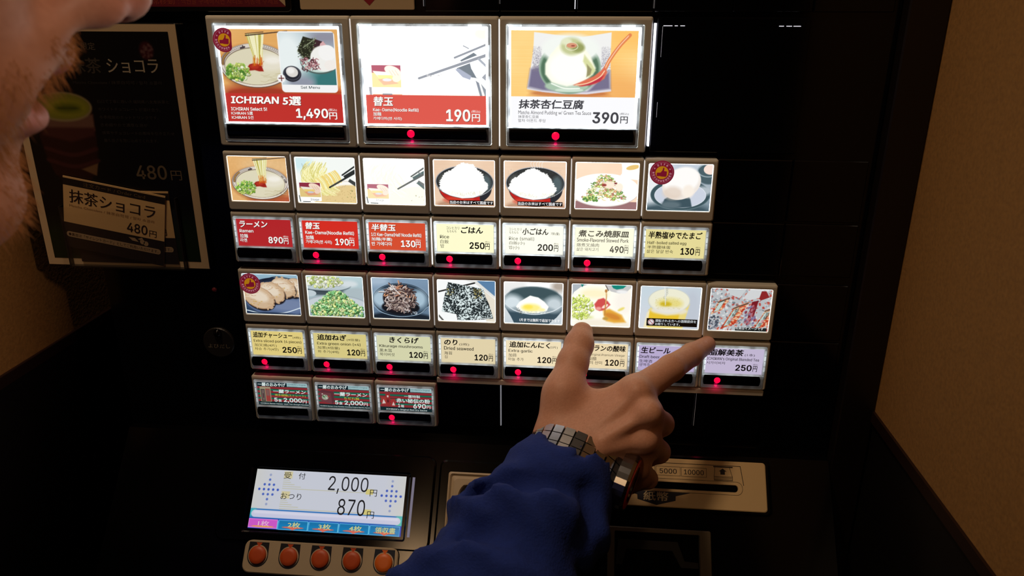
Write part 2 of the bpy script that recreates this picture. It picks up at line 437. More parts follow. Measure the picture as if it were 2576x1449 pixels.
def inset_image(c, x, y, w, h, pale=0.0):
    q = lambda col: tuple(np.array(col)*(1-pale)+255*pale)
    c.rect(x, x+w, y, y+h, q((250, 250, 250)), r=2.5)
    c.clip = ((c.X > x+.8) & (c.X < x+w-.8) & (c.Y > y+.8) & (c.Y < y+h*.78)).astype(np.float32)
    c.rect(x, x+w, y, y+h*.3, q((122, 18, 40))); c.rect(x, x+w, y+h*.28, y+h, q((214, 184, 108)))
    c.poly([(x+w*.05, y+h*.22), (x+w*.6, y+h*.26), (x+w*.72, y+h*.5), (x+w*.3, y+h*.5)], q((226, 220, 205)))
    c.poly([(x+w*.2, y+h*.36), (x+w*.68, y+h*.36), (x+w*.7, y+h*.5), (x+w*.3, y+h*.52)], q((228, 196, 100)))
    c.poly([(x+w*.22, y+h*.5), (x+w*.6, y+h*.46), (x+w*.9, y+h*.64), (x+w*.4, y+h*.7)], q((214, 140, 100)))
    c.ell(x+w*.52, y+h*.52, w*.15, h*.05, q((190, 190, 200)))
    c.ell(x+w*.72, y+h*.22, w*.28, h*.16, q((236, 208, 184)), ang=20); c.ell(x+w*.85, y+h*.45, w*.16, h*.13, q((232, 200, 176)), ang=-30)
    for k in range(3): c.line(x+w*(.6+.1*k), y+h*.2, x+w*(.7+.1*k), y+h*.36, .7, q((150, 110, 90)), alpha=.7)
    c.clip = None
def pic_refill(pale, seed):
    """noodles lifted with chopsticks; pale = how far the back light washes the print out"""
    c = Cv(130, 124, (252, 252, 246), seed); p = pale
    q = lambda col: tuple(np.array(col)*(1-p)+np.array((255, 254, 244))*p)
    c.rect(0, 130, 0, 100, q((240, 244, 240))); c.ell(12, 14, 26, 16, q((206, 232, 236)), soft=16)
    c.ell(108, 112, 92, 64, q((246, 244, 238))); c.ell(110, 112, 88, 60, q((205, 195, 180)), ring=1); c.ell(116, 116, 84, 56, q((226, 200, 142)), soft=3)
    for k in range(60): c.ell(60+70*c.r.random(), 70+30*c.r.random(), .9, .6, q((176, 150, 96)), alpha=.7)
    c.onions(112, 84, 18, 14, 5, [q((190, 190, 120))], size=1.2)
    for k in range(7): c.line(66+k*6.4, 80-k*2.6, 70+k*6.4, 76-k*2.6, 1, q((170, 150, 130)), alpha=.6)
    n = 170 if p < .5 else 90
    for k in range(n):
        t = c.r.random(); x0 = 12+50*t; y0 = 8+30*c.r.random(); col = [(250, 246, 198), (232, 224, 150), (205, 198, 108), (246, 240, 180)][k % 4]
        c.curve([(x0+8, y0), (x0-4+6*c.r.random(), y0+14), (x0+2, y0+30), (x0+20+16*c.r.random(), y0+48)], 1.15, q(col), n=5, alpha=.95)
    for k in range(90 if p < .5 else 26):
        x = 45+50*c.r.random(); y = 64-(x-45)*.45
        c.curve([(x-8, y-14), (x, y-4), (x+6, y+9+4*c.r.random())], 1.1, q([(252, 248, 200), (226, 212, 130), (240, 206, 110)][k % 3]), n=4)
    for k in range(5): c.line(14+k*4, 14+3*(k % 2), 18+k*3, 28-2*k, .8, q((110, 116, 112)), alpha=.7)
    d = tuple(np.array((42, 46, 46))+(70*p)); 
    c.poly([(104, 40), (131, 24), (131, 34), (108, 46)], d if p < .5 else (86, 104, 104)); c.line(102, 38, 131, 18, 3.4, d)
    c.line(72, 66, 131, 32, 3.6, d, w1=4.4); c.line(76, 63, 96, 52, 1, (120, 118, 110), alpha=.6)
    c.poly([(118, 46), (131, 54), (131, 64), (114, 52)], d, alpha=.9)
    if p > .5: c.line(116, 28, 124, 32, 2.4, (120, 126, 128)); c.poly([(112, 52), (131, 68), (131, 62), (118, 50)], (96, 112, 112))
    inset_image(c, 3, 56, 49, 42, pale=.12+.3*p)
    c.line(2, 86, 4, 99, 2, (70, 78, 80)); c.line(10, 99, 26, 99.5, 1.4, (60, 66, 66))
    return c
def pic_refill_big():
    c = Cv(195, 150, (255, 255, 255), 11)
    c.ell(120, 104, 92, 26, (255, 248, 226), soft=30); c.ell(192, 6, 20, 14, (250, 232, 205), soft=16)
    for k in range(26):
        x, y = 10+60*c.r.random(), 20+34*c.r.random(); c.line(x, y, x+2, y+4, .5, (205, 206, 210), alpha=.6)
    g = (132, 136, 144); d = (104, 112, 120)
    c.line(146, 42, 196, 22, 3.4, g); c.line(160, 24, 168, 28, 2, g); c.poly([(154, 46), (176, 34), (182, 38), (156, 48)], d)
    c.line(88, 74, 196, 38, 3.8, g, w1=5); 
    for k in range(24): c.ell(100+26*c.r.random(), 69+4*c.r.random()-k*.1, 1, .6, (176, 176, 178))
    c.poly([(148, 58), (170, 50), (172, 58), (180, 72), (186, 74), (172, 72)], d); c.poly([(146, 60), (152, 58), (172, 70), (170, 76), (158, 72)], (150, 156, 172))
    c.poly([(178, 76), (184, 80), (190, 104), (186, 104)], (120, 126, 136)); c.poly([(186, 80), (198, 94), (198, 104), (194, 104)], (128, 134, 142))
    c.poly([(188, 72), (198, 62), (198, 80)], (140, 144, 152)); c.line(184, 44, 197, 56, 4, (150, 155, 164))
    for k in range(7): c.line(124+k*3.4, 77-k*2.4, 127+k*3.4, 73-k*2.4, .7, (200, 196, 190))
    inset_image(c, 11, 53, 49, 46, pale=.28)
    c.poly([(6, 88), (11, 88), (11, 100), (7, 100)], (150, 150, 155)); c.rect(12, 60, 99, 101, (210, 160, 130)); c.rect(28, 44, 98, 101, (126, 130, 136))
    t_ = lin(np.clip(c.a, 0, 255)); k_ = np.where(c.a.min(-1, keepdims=True) > 235, 1.0, 0.47); t_ = t_*k_   # grey print is dense against the strong lamp
    c.a = 255*np.where(t_ <= .0031308, t_*12.92, 1.055*t_**(1/2.4)-.055)
    return c
def pic_pudding():
    c = Cv(195, 150, seed=9); c.wood((248, 186, 92), (255, 226, 160), 21); c.ell(160, 90, 60, 30, (230, 150, 80), soft=40, alpha=.5); c.ell(185, 8, 40, 20, (250, 190, 100), soft=26, alpha=.6)
    c.ell(92, 95, 60, 8, (190, 110, 64), soft=10, alpha=.8)
    P = [(36, 3), (70, 7), (110, 10), (154, 3), (154, 40), (156, 86), (157, 91), (120, 95), (84, 96), (50, 93), (26, 89), (31, 60), (35, 30)]
    c.poly(P, (238, 238, 236)); c.poly([(27, 86), (31, 58), (46, 54), (60, 86), (90, 92), (120, 92), (140, 70), (154, 60), (156, 88), (120, 93), (84, 94), (50, 91)], (118, 112, 140), soft=6)
    c.poly(P[-5:]+[(26, 89), (50, 91), (84, 94), (120, 93), (157, 88), (157, 91), (120, 96)], (220, 214, 222))
    for k in range(700):
        x = 34+c.r.random()*14; y = 24+c.r.random()*38; c.ell(x, y, .35, .35, (128, 122, 140), alpha=.7*(y/62))
        x = 140+c.r.random()*14; c.ell(x, y, .35, .35, (128, 122, 140), alpha=.6*(y/62))
    c.ell(92, 56, 48, 40, (150, 176, 156), soft=2); c.ell(92, 57, 45, 37, (84, 116, 92), soft=3); c.ell(92, 52, 34, 34, (120, 146, 118), soft=3)
    c.ell(92, 28, 44, 22, (240, 244, 238), soft=8); c.ell(88, 84, 34, 9, (170, 196, 172), soft=4); c.ell(92, 90, 22, 3, (206, 224, 208), soft=2)
    c.poly([(62, 36), (54, 50), (54, 66), (64, 78), (88, 84), (112, 78), (128, 66), (132, 56), (124, 40), (112, 24), (92, 16), (74, 22)], (250, 250, 228), soft=3)
    c.ell(90, 56, 32, 26, (255, 255, 248), soft=12); c.poly([(114, 36), (126, 50), (132, 60), (122, 70), (118, 56), (112, 46)], (214, 218, 160), soft=3)
    c.poly([(118, 50), (126, 58), (124, 66), (118, 70), (119, 58)], (150, 146, 104), soft=2); c.ell(94, 24, 17, 13, (196, 202, 150), soft=6); c.ell(104, 26, 10, 7, (150, 158, 96), soft=5); c.ell(86, 17, 8, 5, (226, 230, 196), soft=4)
    c.ell(94, 24, 9.5, 5.5, (232, 230, 200), ring=1); c.ell(94, 22.5, 8, 3.8, (214, 150, 118)); c.ell(96, 23, 3, 1, (150, 70, 60))
    # spoon
    c.curve([(182, 7), (168, 22), (154, 42), (146, 58)], 5.4, (226, 132, 82)); c.curve([(180, 8), (166, 24), (152, 45), (145, 60)], 1.2, (250, 206, 170))
    c.poly([(146, 54), (150, 62), (146, 72), (132, 80), (112, 84), (98, 82), (112, 76), (130, 68), (140, 60)], (222, 112, 84), soft=2); c.poly([(146, 66), (140, 76), (124, 82), (108, 84), (126, 78)], (190, 52, 70), soft=2)
    c.curve([(102, 82), (120, 79), (138, 70), (146, 60)], 1.2, (250, 220, 180)); c.curve([(64, 80), (84, 87), (108, 87)], 1.6, (246, 252, 240))
    return c
def pic_rice(small):
    c = Cv(130, 124, seed=12 if small else 13); c.wood((222, 186, 156), (240, 214, 188), 31 if small else 33)
    cy = 46 if small else 46; 
    c.ell(70, 99, 66, 12, (150, 104, 78), soft=9, alpha=.6)
    c.ell(67, 62, 57, 37, (40, 42, 48))
    c.clip = ((c.Y > 68) & (c.X < 97+(c.Y-68)*.1)).astype(np.float32); c.ell(66, 62, 55, 35, (184, 34, 30)); c.ell(52, 88, 34, 8, (216, 76, 54), soft=6, alpha=.6); c.clip = None
    c.ell(66, cy+2, 63, 36, (40, 42, 46)); c.ell(66, cy+1.5, 62, 35, (190, 192, 196), ring=1.3); c.ell(66, cy+2, 60, 33, (48, 50, 50))
    c.ell(112, cy+4, 11, 18, (96, 116, 122), soft=9, alpha=.7); c.ell(22, cy-4, 12, 12, (98, 100, 96), soft=9, alpha=.6)
    for k in range(260): c.ell(8+116*c.r.random(), cy-28+50*c.r.random(), .7, .5, (110, 118, 116), alpha=.35)
    if small:
        c.poly([(9, 60), (14, 50), (16, 42), (28, 34), (34, 28), (48, 20), (62, 16), (76, 22), (92, 30), (100, 38), (104, 50), (112, 62), (104, 72), (88, 80), (62, 84), (34, 78), (16, 68)], (255, 255, 253), soft=1.6)
        pts = [(9, 60), (16, 42), (28, 34), (48, 20), (62, 16), (76, 22), (92, 30), (104, 50), (112, 62)]
    else:
        c.poly([(12, 62), (14, 48), (18, 38), (24, 30), (36, 24), (50, 14), (62, 6), (74, 8), (84, 10), (92, 20), (104, 30), (108, 44), (116, 50), (116, 62), (104, 74), (84, 82), (60, 84), (34, 78), (18, 70)], (255, 255, 253), soft=1.6)
        pts = [(12, 62), (14, 48), (24, 30), (36, 24), (50, 14), (62, 6), (84, 10), (92, 20), (104, 30), (108, 44), (116, 56)]
    for i in range(len(pts)-1):
        for k in range(9):
            t = k/9; c.ell(pts[i][0]*(1-t)+pts[i+1][0]*t+c.r.normal(0, .8), pts[i][1]*(1-t)+pts[i+1][1]*t+c.r.normal(0, .8), 1.7, 1.3, (255, 255, 252))
    c.ell(66, cy+2, 61.5, 34.5, (226, 226, 228), ring=1.0, alpha=.0)
    for k in range(50):
        x = 30+76*c.r.random(); c.line(x, 70+10*c.r.random()-abs(x-66)*.12, x+2, 71+10*c.r.random()-abs(x-66)*.12, 1, (226, 222, 196), alpha=.7)
    if small:
        for k in range(5): c.curve([(60+k*5, 14), (56+k*6, 4), (64+k*6, -4)], 1.2, (235, 228, 220), alpha=.6)
    return c
def pic_pork():
    c = Cv(130, 124, seed=15); c.wood((246, 206, 176), (250, 222, 198), 41); c.rect(96, 131, 0, 22, (255, 254, 250)); c.ell(122, 8, 16, 5, (224, 176, 96), ang=-8); c.ell(124, 11, 13, 4, (250, 232, 160))
    c.poly([(94, 0), (98, 20), (90, 30), (112, 34), (131, 36), (131, 0)], (255, 254, 250)); c.ell(118, 9, 14, 5, (226, 190, 116), ang=-12)
    c.rect(0, 131, 84, 101, (150, 110, 112)); c.ell(60, 60, 74, 36, (208, 196, 190)); c.ell(60, 58.5, 73.5, 35.5, (255, 255, 252))
    cols = [(120, 160, 70), (170, 190, 90), (222, 226, 150), (206, 140, 90), (150, 84, 66), (236, 214, 176), (90, 128, 64), (238, 232, 180)]
    for k in range(420):
        y = 26+62*c.r.random()**.8; wd = 8+(y-22)*.78; x = 62+wd*(2*c.r.random()-1)*.95
        if y > 82: continue
        q = cols[c.r.integers(8)]; z = 1.4+1.8*c.r.random()
        if c.r.random() < .5: c.ell(x, y, z*1.3, z, np.array(q)*.9); c.ell(x, y, z*.7, z*.5, np.minimum(np.array(q)+70, 255))
        else: c.line(x, y, x+4*c.r.normal(), y+2*c.r.normal(), 1.6, q)
    c.ell(70, 48, 12, 8, (246, 226, 206), soft=4); c.ell(92, 52, 8, 9, (250, 232, 214), soft=3); c.ell(84, 44, 3, 2, (130, 54, 60)); c.ell(60, 48, 5, 3, (150, 66, 60), soft=2)
    for k in range(18): c.ell(18+c.r.random()*28, 70+c.r.random()*14, 3, 2.6, (96, 140, 72)); c.ell(18+c.r.random()*28, 70+c.r.random()*14, 2, 1.6, (206, 220, 130))
    return c
def pic_egg():
    c = Cv(130, 124, seed=16); c.grad((200, 210, 222), (120, 140, 152)); c.ell(10, 40, 36, 50, (236, 240, 244), soft=40); c.ell(60, 100, 70, 16, (66, 88, 98), soft=14)
    c.ell(124, 20, 26, 22, (74, 96, 104), soft=3); c.ell(122, 12, 22, 14, (160, 178, 186), ring=2); c.ell(126, 10, 14, 11, (250, 226, 214))
    c.ell(68, 66, 62, 34, (110, 132, 138)); c.ell(68, 65.5, 61, 33, (60, 84, 92), soft=2); c.ell(116, 56, 16, 10, (178, 190, 198), soft=8); c.ell(68, 67, 53, 27, (205, 212, 226)); c.ell(68, 67, 53, 27, (236, 242, 248), ring=1)
    c.poly([(30, 92), (36, 76), (50, 66), (84, 64), (90, 76), (94, 92), (60, 95)], (62, 84, 94), soft=2.5); c.ell(50, 88, 20, 8, (96, 114, 122), soft=8)
    c.ell(69, 42, 41, 33, (240, 232, 224), ang=-28, soft=1.2); c.ell(69, 36, 37, 28, (255, 253, 250), ang=-28, soft=6); c.ell(52, 62, 20, 14, (226, 208, 192), soft=9, alpha=.8); c.ell(84, 58, 12, 14, (250, 240, 228), soft=6)
    return c
def pic_slices():
    c = Cv(130, 124, seed=17); c.grad((160, 196, 214), (30, 50, 80)); c.ell(80, 58, 84, 50, (26, 38, 58)); c.ell(80, 62, 82, 44, (92, 112, 150), soft=4); c.ell(100, 76, 44, 16, (120, 136, 170), soft=12)
    c.curve([(0, 92), (40, 99), (90, 96), (131, 82)], 2.2, (222, 236, 246)); c.ell(60, 106, 80, 10, (28, 44, 70), soft=4); c.curve([(48, 16), (80, 6), (124, 12)], 1.6, (20, 26, 40))
    def sl(cx, cy, rx, ry, ang):
        c.ell(cx+2, cy+4, rx, ry, (24, 22, 30), ang=ang, soft=3); c.ell(cx, cy, rx, ry, (150, 112, 80), ang=ang, soft=1.4); c.ell(cx-.6, cy-.8, rx-1.4, ry-1.4, (214, 184, 150), ang=ang, soft=1.6)
        for k in range(15):
            a = 6.283*c.r.random(); ca_, sa_ = math.cos(math.radians(ang)), math.sin(math.radians(ang)); ex, ey = rx*.97*math.cos(a), ry*.97*math.sin(a)
            x = cx+ex*ca_-ey*sa_; y = cy+ex*sa_+ey*ca_; z = 1.2+2.6*c.r.random(); c.ell(x, y, z*1.5, z*.9, (206, 172, 136), ang=180*c.r.random(), soft=1.2)
        c.ell(cx-3, cy-6, rx*.7, ry*.5, (236, 220, 198), ang=ang, soft=8)
        for k in range(14):
            a = c.r.random()*6.28; q = .3+.55*c.r.random(); x = cx+rx*q*math.cos(a); y = cy+ry*q*math.sin(a)
            c.curve([(x-5, y), (x, y+c.r.normal(0, 1.6)), (x+6, y+c.r.normal(0, 2))], .9, (190, 150, 112) if k % 2 else (240, 222, 198), n=4, alpha=.8)
        for k in range(8): c.ell(cx+rx*.5*c.r.normal()*.6, cy+ry*.4+ry*.3*c.r.normal()*.6, 2.2, 1.4, (206, 166, 90), soft=1.5, alpha=.7)
    sl(120, 32, 22, 24, 20); sl(94, 33, 30, 24, 22); sl(66, 46, 32, 25, 24); sl(34, 60, 38, 27, 22)
    for k in range(7): c.ell(50+k*9, 30+k*1.2, 2, 1.2, (222, 190, 150))
    return c
def pic_negi():
    c = Cv(130, 124, seed=18); c.grad((196, 220, 226), (150, 170, 178)); c.ell(42, 22, 62, 18, (100, 118, 126)); c.ell(42, 20, 60, 17, (196, 210, 216)); c.ell(98, 18, 20, 8, (222, 232, 236), soft=8)
    c.onions(38, 14, 44, 15, 190, [(236, 242, 210), (214, 226, 150), (246, 248, 232), (190, 210, 110)], size=3.2); c.rect(0, 131, 36, 48, (34, 44, 52), alpha=.75, soft=6)
    c.ell(4, 44, 16, 8, (200, 214, 220)); c.ell(116, 44, 34, 16, (180, 196, 202), soft=6); c.ell(66, 72, 76, 26, (168, 182, 190)); c.ell(66, 74, 74, 25, (206, 216, 222), soft=3)
    c.poly([(10, 90), (18, 72), (38, 54), (54, 42), (66, 40), (84, 48), (104, 66), (118, 82), (120, 94), (60, 98), (14, 96)], (72, 112, 60))
    for k in range(620):
        y = 38+60*c.r.random(); wd = 9+(y-36)*1.25; x = 66+min(wd, 61)*(2*c.r.random()-1)
        z = 2.6+2.0*c.r.random(); b = np.array([(134, 192, 110), (96, 164, 92), (188, 216, 112), (222, 236, 150), (170, 210, 140), (76, 142, 78)][k % 6], float)
        an = c.r.random()*180; q_ = math.radians(an); h_ = z*1.0; P4 = [(x+h_*math.cos(q_+w_), y+h_*.9*math.sin(q_+w_)) for w_ in (.6, 2.5, 3.7, 5.7)]; c.poly([(a_+.6, b_+1.2) for a_, b_ in P4], b*.5); c.poly(P4, b); c.ell(x-.5, y-.8, z*.7, z*.5, np.minimum(b+60, 255), an)
        if k % 3 == 0: c.ell(x-.5, y-.8, z*.36, z*.26, b*.55, an)
    return c
def pic_kikurage():
    c = Cv(130, 124, seed=19); c.grad((130, 156, 182), (96, 120, 144)); c.ell(10, 8, 30, 14, (170, 190, 210), soft=20); c.ell(66, 54, 66, 42, (22, 30, 40)); c.ell(66, 53, 63, 39, (110, 140, 166), ring=1.2)
    c.ell(66, 55, 62, 38, (66, 88, 108), soft=3); c.ell(22, 52, 24, 22, (176, 200, 216), soft=16); c.ell(108, 50, 18, 22, (170, 196, 214), soft=16); c.ell(66, 96, 70, 12, (26, 36, 48), soft=8)
    c.curve([(2, 70), (20, 86), (60, 95), (104, 88), (128, 68)], 1.6, (150, 176, 196)); c.ell(64, 72, 44, 18, (20, 22, 28), soft=4); c.ell(62, 50, 38, 34, (40, 32, 34), soft=3)
    cols = [(158, 138, 132), (206, 190, 184), (182, 120, 92), (214, 150, 108), (110, 86, 82), (226, 216, 212), (74, 54, 52), (190, 166, 150)]
    for k in range(150):
        a = c.r.random()*6.28; q = math.sqrt(c.r.random()); x = 62+34*q*math.cos(a); y = 50+31*q*math.sin(a); t = c.r.random()*6.28; L = 8+9*c.r.random(); bd = c.r.normal(0, 1.0)
        P = [(x+L*u*math.cos(t+bd*u), y+L*.8*u*math.sin(t+bd*u)) for u in (-1, -.4, .3, 1)]
        col = np.array(cols[(k*5) % 8]) if y < 44 else np.array([cols[0], cols[1], cols[4], cols[7]][k % 4])*.92
        c.curve([(p[0]+.8, p[1]+1.1) for p in P], 2.5, (34, 26, 28), n=4, alpha=.8); c.curve(P, 2.3, col, n=5); c.curve([(p[0]-.3, p[1]-.5) for p in P], .7, np.minimum(col+40, 255), n=4, alpha=.7)
    for k in range(26): c.ell(72+30*c.r.random(), 80+8*c.r.random(), 1.6, 1, (190, 200, 210) if k % 2 else (16, 18, 22))
    return c
def pic_nori():
    c = Cv(130, 124, (248, 250, 250), 20); c.poly([(86, 0), (131, 40), (131, 0)], (92, 130, 168)); c.poly([(60, 0), (86, -2), (131, 38), (131, 44), (84, 6)], (226, 226, 222)); c.poly([(96, 16), (131, 46), (131, 100), (110, 100)], (232, 224, 208))
    c.line(0, 30, 84, 6, 3.6, (36, 36, 34)); c.line(0, 88, 10, 100, 4, (90, 90, 86))
    P = [(24, 6), (60, 12), (104, 20), (108, 38), (116, 56), (126, 92), (84, 97), (46, 99), (42, 84), (8, 78), (14, 44), (20, 22)]
    c.poly(P, (52, 62, 66)); c.clip = None
    m = Cv(130, 124, (0, 0, 0), 1); m.poly(P, (255, 255, 255)); M = m.a[..., 0]/255
    n = vnoise(c.w, c.h, 62, 5, 1); n2 = vnoise(c.w, c.h, 6, 6, 3); v = np.clip((n-.5)*2.6+.40+(n2-.5)*1.8, 0, 1)[..., None]
    tx = np.array((26, 34, 36))*(1-v)+np.array((222, 236, 236))*v; c.a = c.a*(1-M[..., None])+tx*M[..., None]
    for k in range(70): x, y = 82+18*c.r.random(), 20+24*c.r.random(); c.ell(x, y, 1.4, .9, (190, 170, 90) if k % 2 else (40, 40, 26), alpha=.8)
    for k in range(24): x, y = 20+16*c.r.random(), 20+18*c.r.random(); c.ell(x, y, 1.2, .9, (180, 166, 96), alpha=.7)
    c.line(24, 62, 110, 52, 1, (230, 238, 238), alpha=.5); c.line(42, 84, 44, 98, 1.4, (16, 20, 22)); c.line(44, 84, 112, 72, 2.2, (30, 40, 42), alpha=.5); c.line(80, 95, 124, 90, 1, (240, 244, 244), alpha=.8)
    return c
def pic_garlic():
    c = Cv(130, 124, seed=22); c.grad((236, 236, 234), (196, 206, 212)); c.ell(84, 6, 36, 12, (250, 252, 252), soft=12); c.ell(122, 8, 16, 12, (176, 164, 152), soft=14)
    c.poly([(0, 60), (14, 84), (22, 101), (100, 101), (118, 84), (131, 66), (131, 50), (0, 50)], (54, 76, 88)); c.ell(66, 44, 67, 34, (44, 62, 70)); c.ell(66, 43, 65, 32, (196, 210, 216), ring=1); c.ell(66, 44, 64, 31, (92, 112, 118), soft=3)
    c.ell(66, 26, 52, 14, (60, 82, 88), soft=8); c.ell(18, 50, 22, 18, (210, 222, 228), soft=16); c.ell(112, 52, 20, 18, (196, 208, 214), soft=16); c.ell(66, 66, 46, 10, (150, 166, 174), soft=8)
    c.curve([(0, 52), (24, 70), (66, 78), (106, 70), (131, 54)], 2, (214, 224, 230))
    c.poly([(26, 60), (34, 48), (46, 40), (58, 32), (66, 34), (76, 36), (90, 46), (100, 58), (96, 68), (76, 75), (50, 75), (34, 70)], (252, 253, 248), soft=2)
    c.ell(60, 62, 22, 10, (250, 236, 140), soft=8); c.ell(54, 60, 10, 5, (248, 226, 90), soft=5); c.ell(84, 66, 8, 4, (252, 240, 170), soft=4)
    for k in range(40): c.ell(26+8*c.r.random()+k*.2, 62+8*c.r.random()+(k*.2), 1, .8, (96, 96, 84) if k % 2 else (180, 186, 186), alpha=.8)
    for k in range(60): c.ell(40+60*c.r.random(), 70+5*c.r.random(), 1.2, .8, (206, 212, 200) if k % 2 else (236, 240, 232))
    return c
def pic_vinegar():
    c = Cv(130, 124, (250, 246, 232), 23); c.ell(40, 60, 90, 62, (252, 250, 238), soft=3); c.poly([(0, 0), (36, 0), (18, 8), (4, 20), (0, 30)], (172, 180, 188)); c.poly([(18, 0), (26, 0), (22, 8)], (30, 130, 120))
    c.ell(70, 96, 60, 12, (240, 232, 214), soft=10); c.ell(118, 40, 24, 30, (246, 240, 230), soft=18); c.ell(50, 22, 30, 12, (250, 240, 200), soft=14)
    c.poly([(70, -2), (78, 10), (86, 16), (104, 20), (122, 14), (131, 4), (131, -2)], (196, 196, 196)); c.poly([(84, -2), (90, 8), (98, 11), (112, 8), (122, -2)], (20, 132, 118)); c.ell(110, 16, 12, 4, (236, 236, 236), soft=4); c.line(73, 1, 80, 14, 2, (90, 80, 72))
    c.poly([(50, 48), (58, 36), (70, 32), (80, 40), (86, 48), (80, 54), (74, 62), (62, 64), (54, 60)], (206, 78, 76), soft=3); c.ell(74, 52, 8, 3.4, (250, 220, 206), ang=-35, soft=2); c.ell(60, 58, 6, 4, (236, 160, 150), soft=4)
    c.poly([(70, 62), (84, 58), (100, 66), (112, 72), (122, 90), (96, 92), (78, 88), (72, 74)], (226, 168, 62), soft=5); c.ell(92, 76, 18, 7, (206, 132, 50), ang=18, soft=7); c.ell(110, 58, 8, 3, (230, 214, 110), ang=-30, soft=4); c.ell(76, 82, 6, 4, (190, 150, 70), soft=4)
    c.curve([(75, 14), (76, 30), (75, 48), (74, 74)], 2.4, (192, 134, 62)); c.line(75.4, 16, 75.6, 46, .8, (250, 230, 180)); c.ell(75, 15, 3, 4, (186, 130, 70))
    c.onions(20, 56, 27, 30, 190, [(206, 224, 110), (230, 238, 160), (176, 200, 84), (246, 250, 226), (216, 232, 130)], size=3.3, ringp=.15); c.ell(22, 80, 26, 5, (190, 206, 90), soft=8, alpha=.5)
    return c
def pic_beer():
    c = Cv(130, 124, seed=24); c.grad((206, 222, 232), (220, 224, 232)); c.ell(112, 60, 30, 60, (198, 206, 218), soft=40)
    c.poly([(24, 46), (18, 70), (12, 101), (96, 101), (104, 60), (108, 40)], (242, 222, 130), soft=3); c.poly([(20, 56), (18, 80), (84, 84), (88, 62), (60, 70), (34, 62)], (240, 200, 52), soft=4); c.poly([(10, 101), (16, 64), (22, 56), (18, 101)], (248, 238, 200), soft=3)
    c.ell(62, 34, 46, 30, (226, 228, 214)); c.ell(63, 33, 44, 28, (246, 244, 220), soft=3); c.ell(62, 34, 45, 29.5, (196, 204, 206), ring=.8); c.ell(64, 40, 28, 13, (240, 226, 140), soft=12); c.ell(56, 42, 12, 6, (214, 186, 40), soft=6); c.ell(64, 58, 40, 10, (240, 236, 226), soft=6, alpha=.8)
    for k in range(120): c.ell(32+56*c.r.random(), 26+30*c.r.random(), .9, .5, (226, 214, 150) if k % 2 else (206, 190, 110), alpha=.6)
    for k in range(6): c.ell(50+c.r.random()*7, 6+k*5, 1.8, 2.2, (150, 160, 164), ring=.6)
    c.curve([(50, -2), (53, 16), (55, 44)], 2, (236, 240, 240), alpha=.7); return c
def pic_tea():
    c = Cv(130, 124, (196, 202, 206), 25)
    for k in range(420):
        x, y = 130*c.r.random(), 100*c.r.random(); q = [(226, 230, 232), (150, 158, 166), (240, 240, 240), (196, 66, 54), (110, 120, 128), (222, 116, 96)][c.r.integers(6)]
        c.ell(x, y, 3.2*c.r.random()+1, 2*c.r.random()+.8, q, ang=180*c.r.random(), soft=1.4, alpha=.85)
    c.poly([(36, 0), (76, 0), (62, 22), (40, 14)], (214, 220, 222)); c.poly([(84, 0), (112, 0), (108, 18), (86, 26), (70, 22)], (224, 226, 228)); c.poly([(108, 4), (118, 4), (126, 18), (108, 26), (104, 22)], (150, 40, 44)); c.poly([(90, 30), (104, 26), (98, 60), (84, 70)], (130, 30, 40))
    def bag(x, y, w, L, a, o=0):
        d = (math.sin(a), math.cos(a)); n = (math.cos(a), -math.sin(a))
        P = lambda u, v: (x+n[0]*u-d[0]*v, y+n[1]*u+d[1]*v)
        c.poly([P(-w, 0), P(w, 0), P(w*1.05, L), P(-w*1.05, L)], (224, 100, 64))
        for k in range(int(L*1.6)): c.ell(*P(w*(2*c.r.random()-1)*.95, L*c.r.random()), 2.3, 1.8, (240, 200, 160) if k % 3 else (190, 56, 36), soft=1.2)
        for k in range(int(w*2.2)): c.ell(*P(-w+k*.95, 1+1.5*(k % 2)), 1.8, 1.2, (80, 86, 76) if k % 2 else (226, 120, 80))
        c.poly([P(o-6.6, L*.14), P(o+6.6, L*.14), P(o+6.6, L*.92), P(o-6.6, L*.92)], (74, 100, 92)); c.poly([P(o-5.8, L*.16), P(o+5.8, L*.16), P(o+5.8, L*.905), P(o-5.8, L*.905)], (206, 224, 218))
        return P
    bag(30, 26, 13, 34, .44, -2); bag(68, 38, 17, 58, .44, -7); bag(136, 42, 17, 56, .44, -8)
    for k in range(60): c.ell(20*c.r.random(), 66+34*c.r.random(), 3, 2, [(120, 126, 140), (70, 78, 92), (190, 194, 200)][k % 3], ang=180*c.r.random())
    for k in range(40): c.ell(78+22*c.r.random(), 40+44*c.r.random(), 3.4, 2.2, [(136, 120, 160), (190, 120, 130), (150, 60, 70)][k % 3], ang=120, soft=1.5)
    c.rect(60, 128, 92, 101, (30, 36, 36)); return c
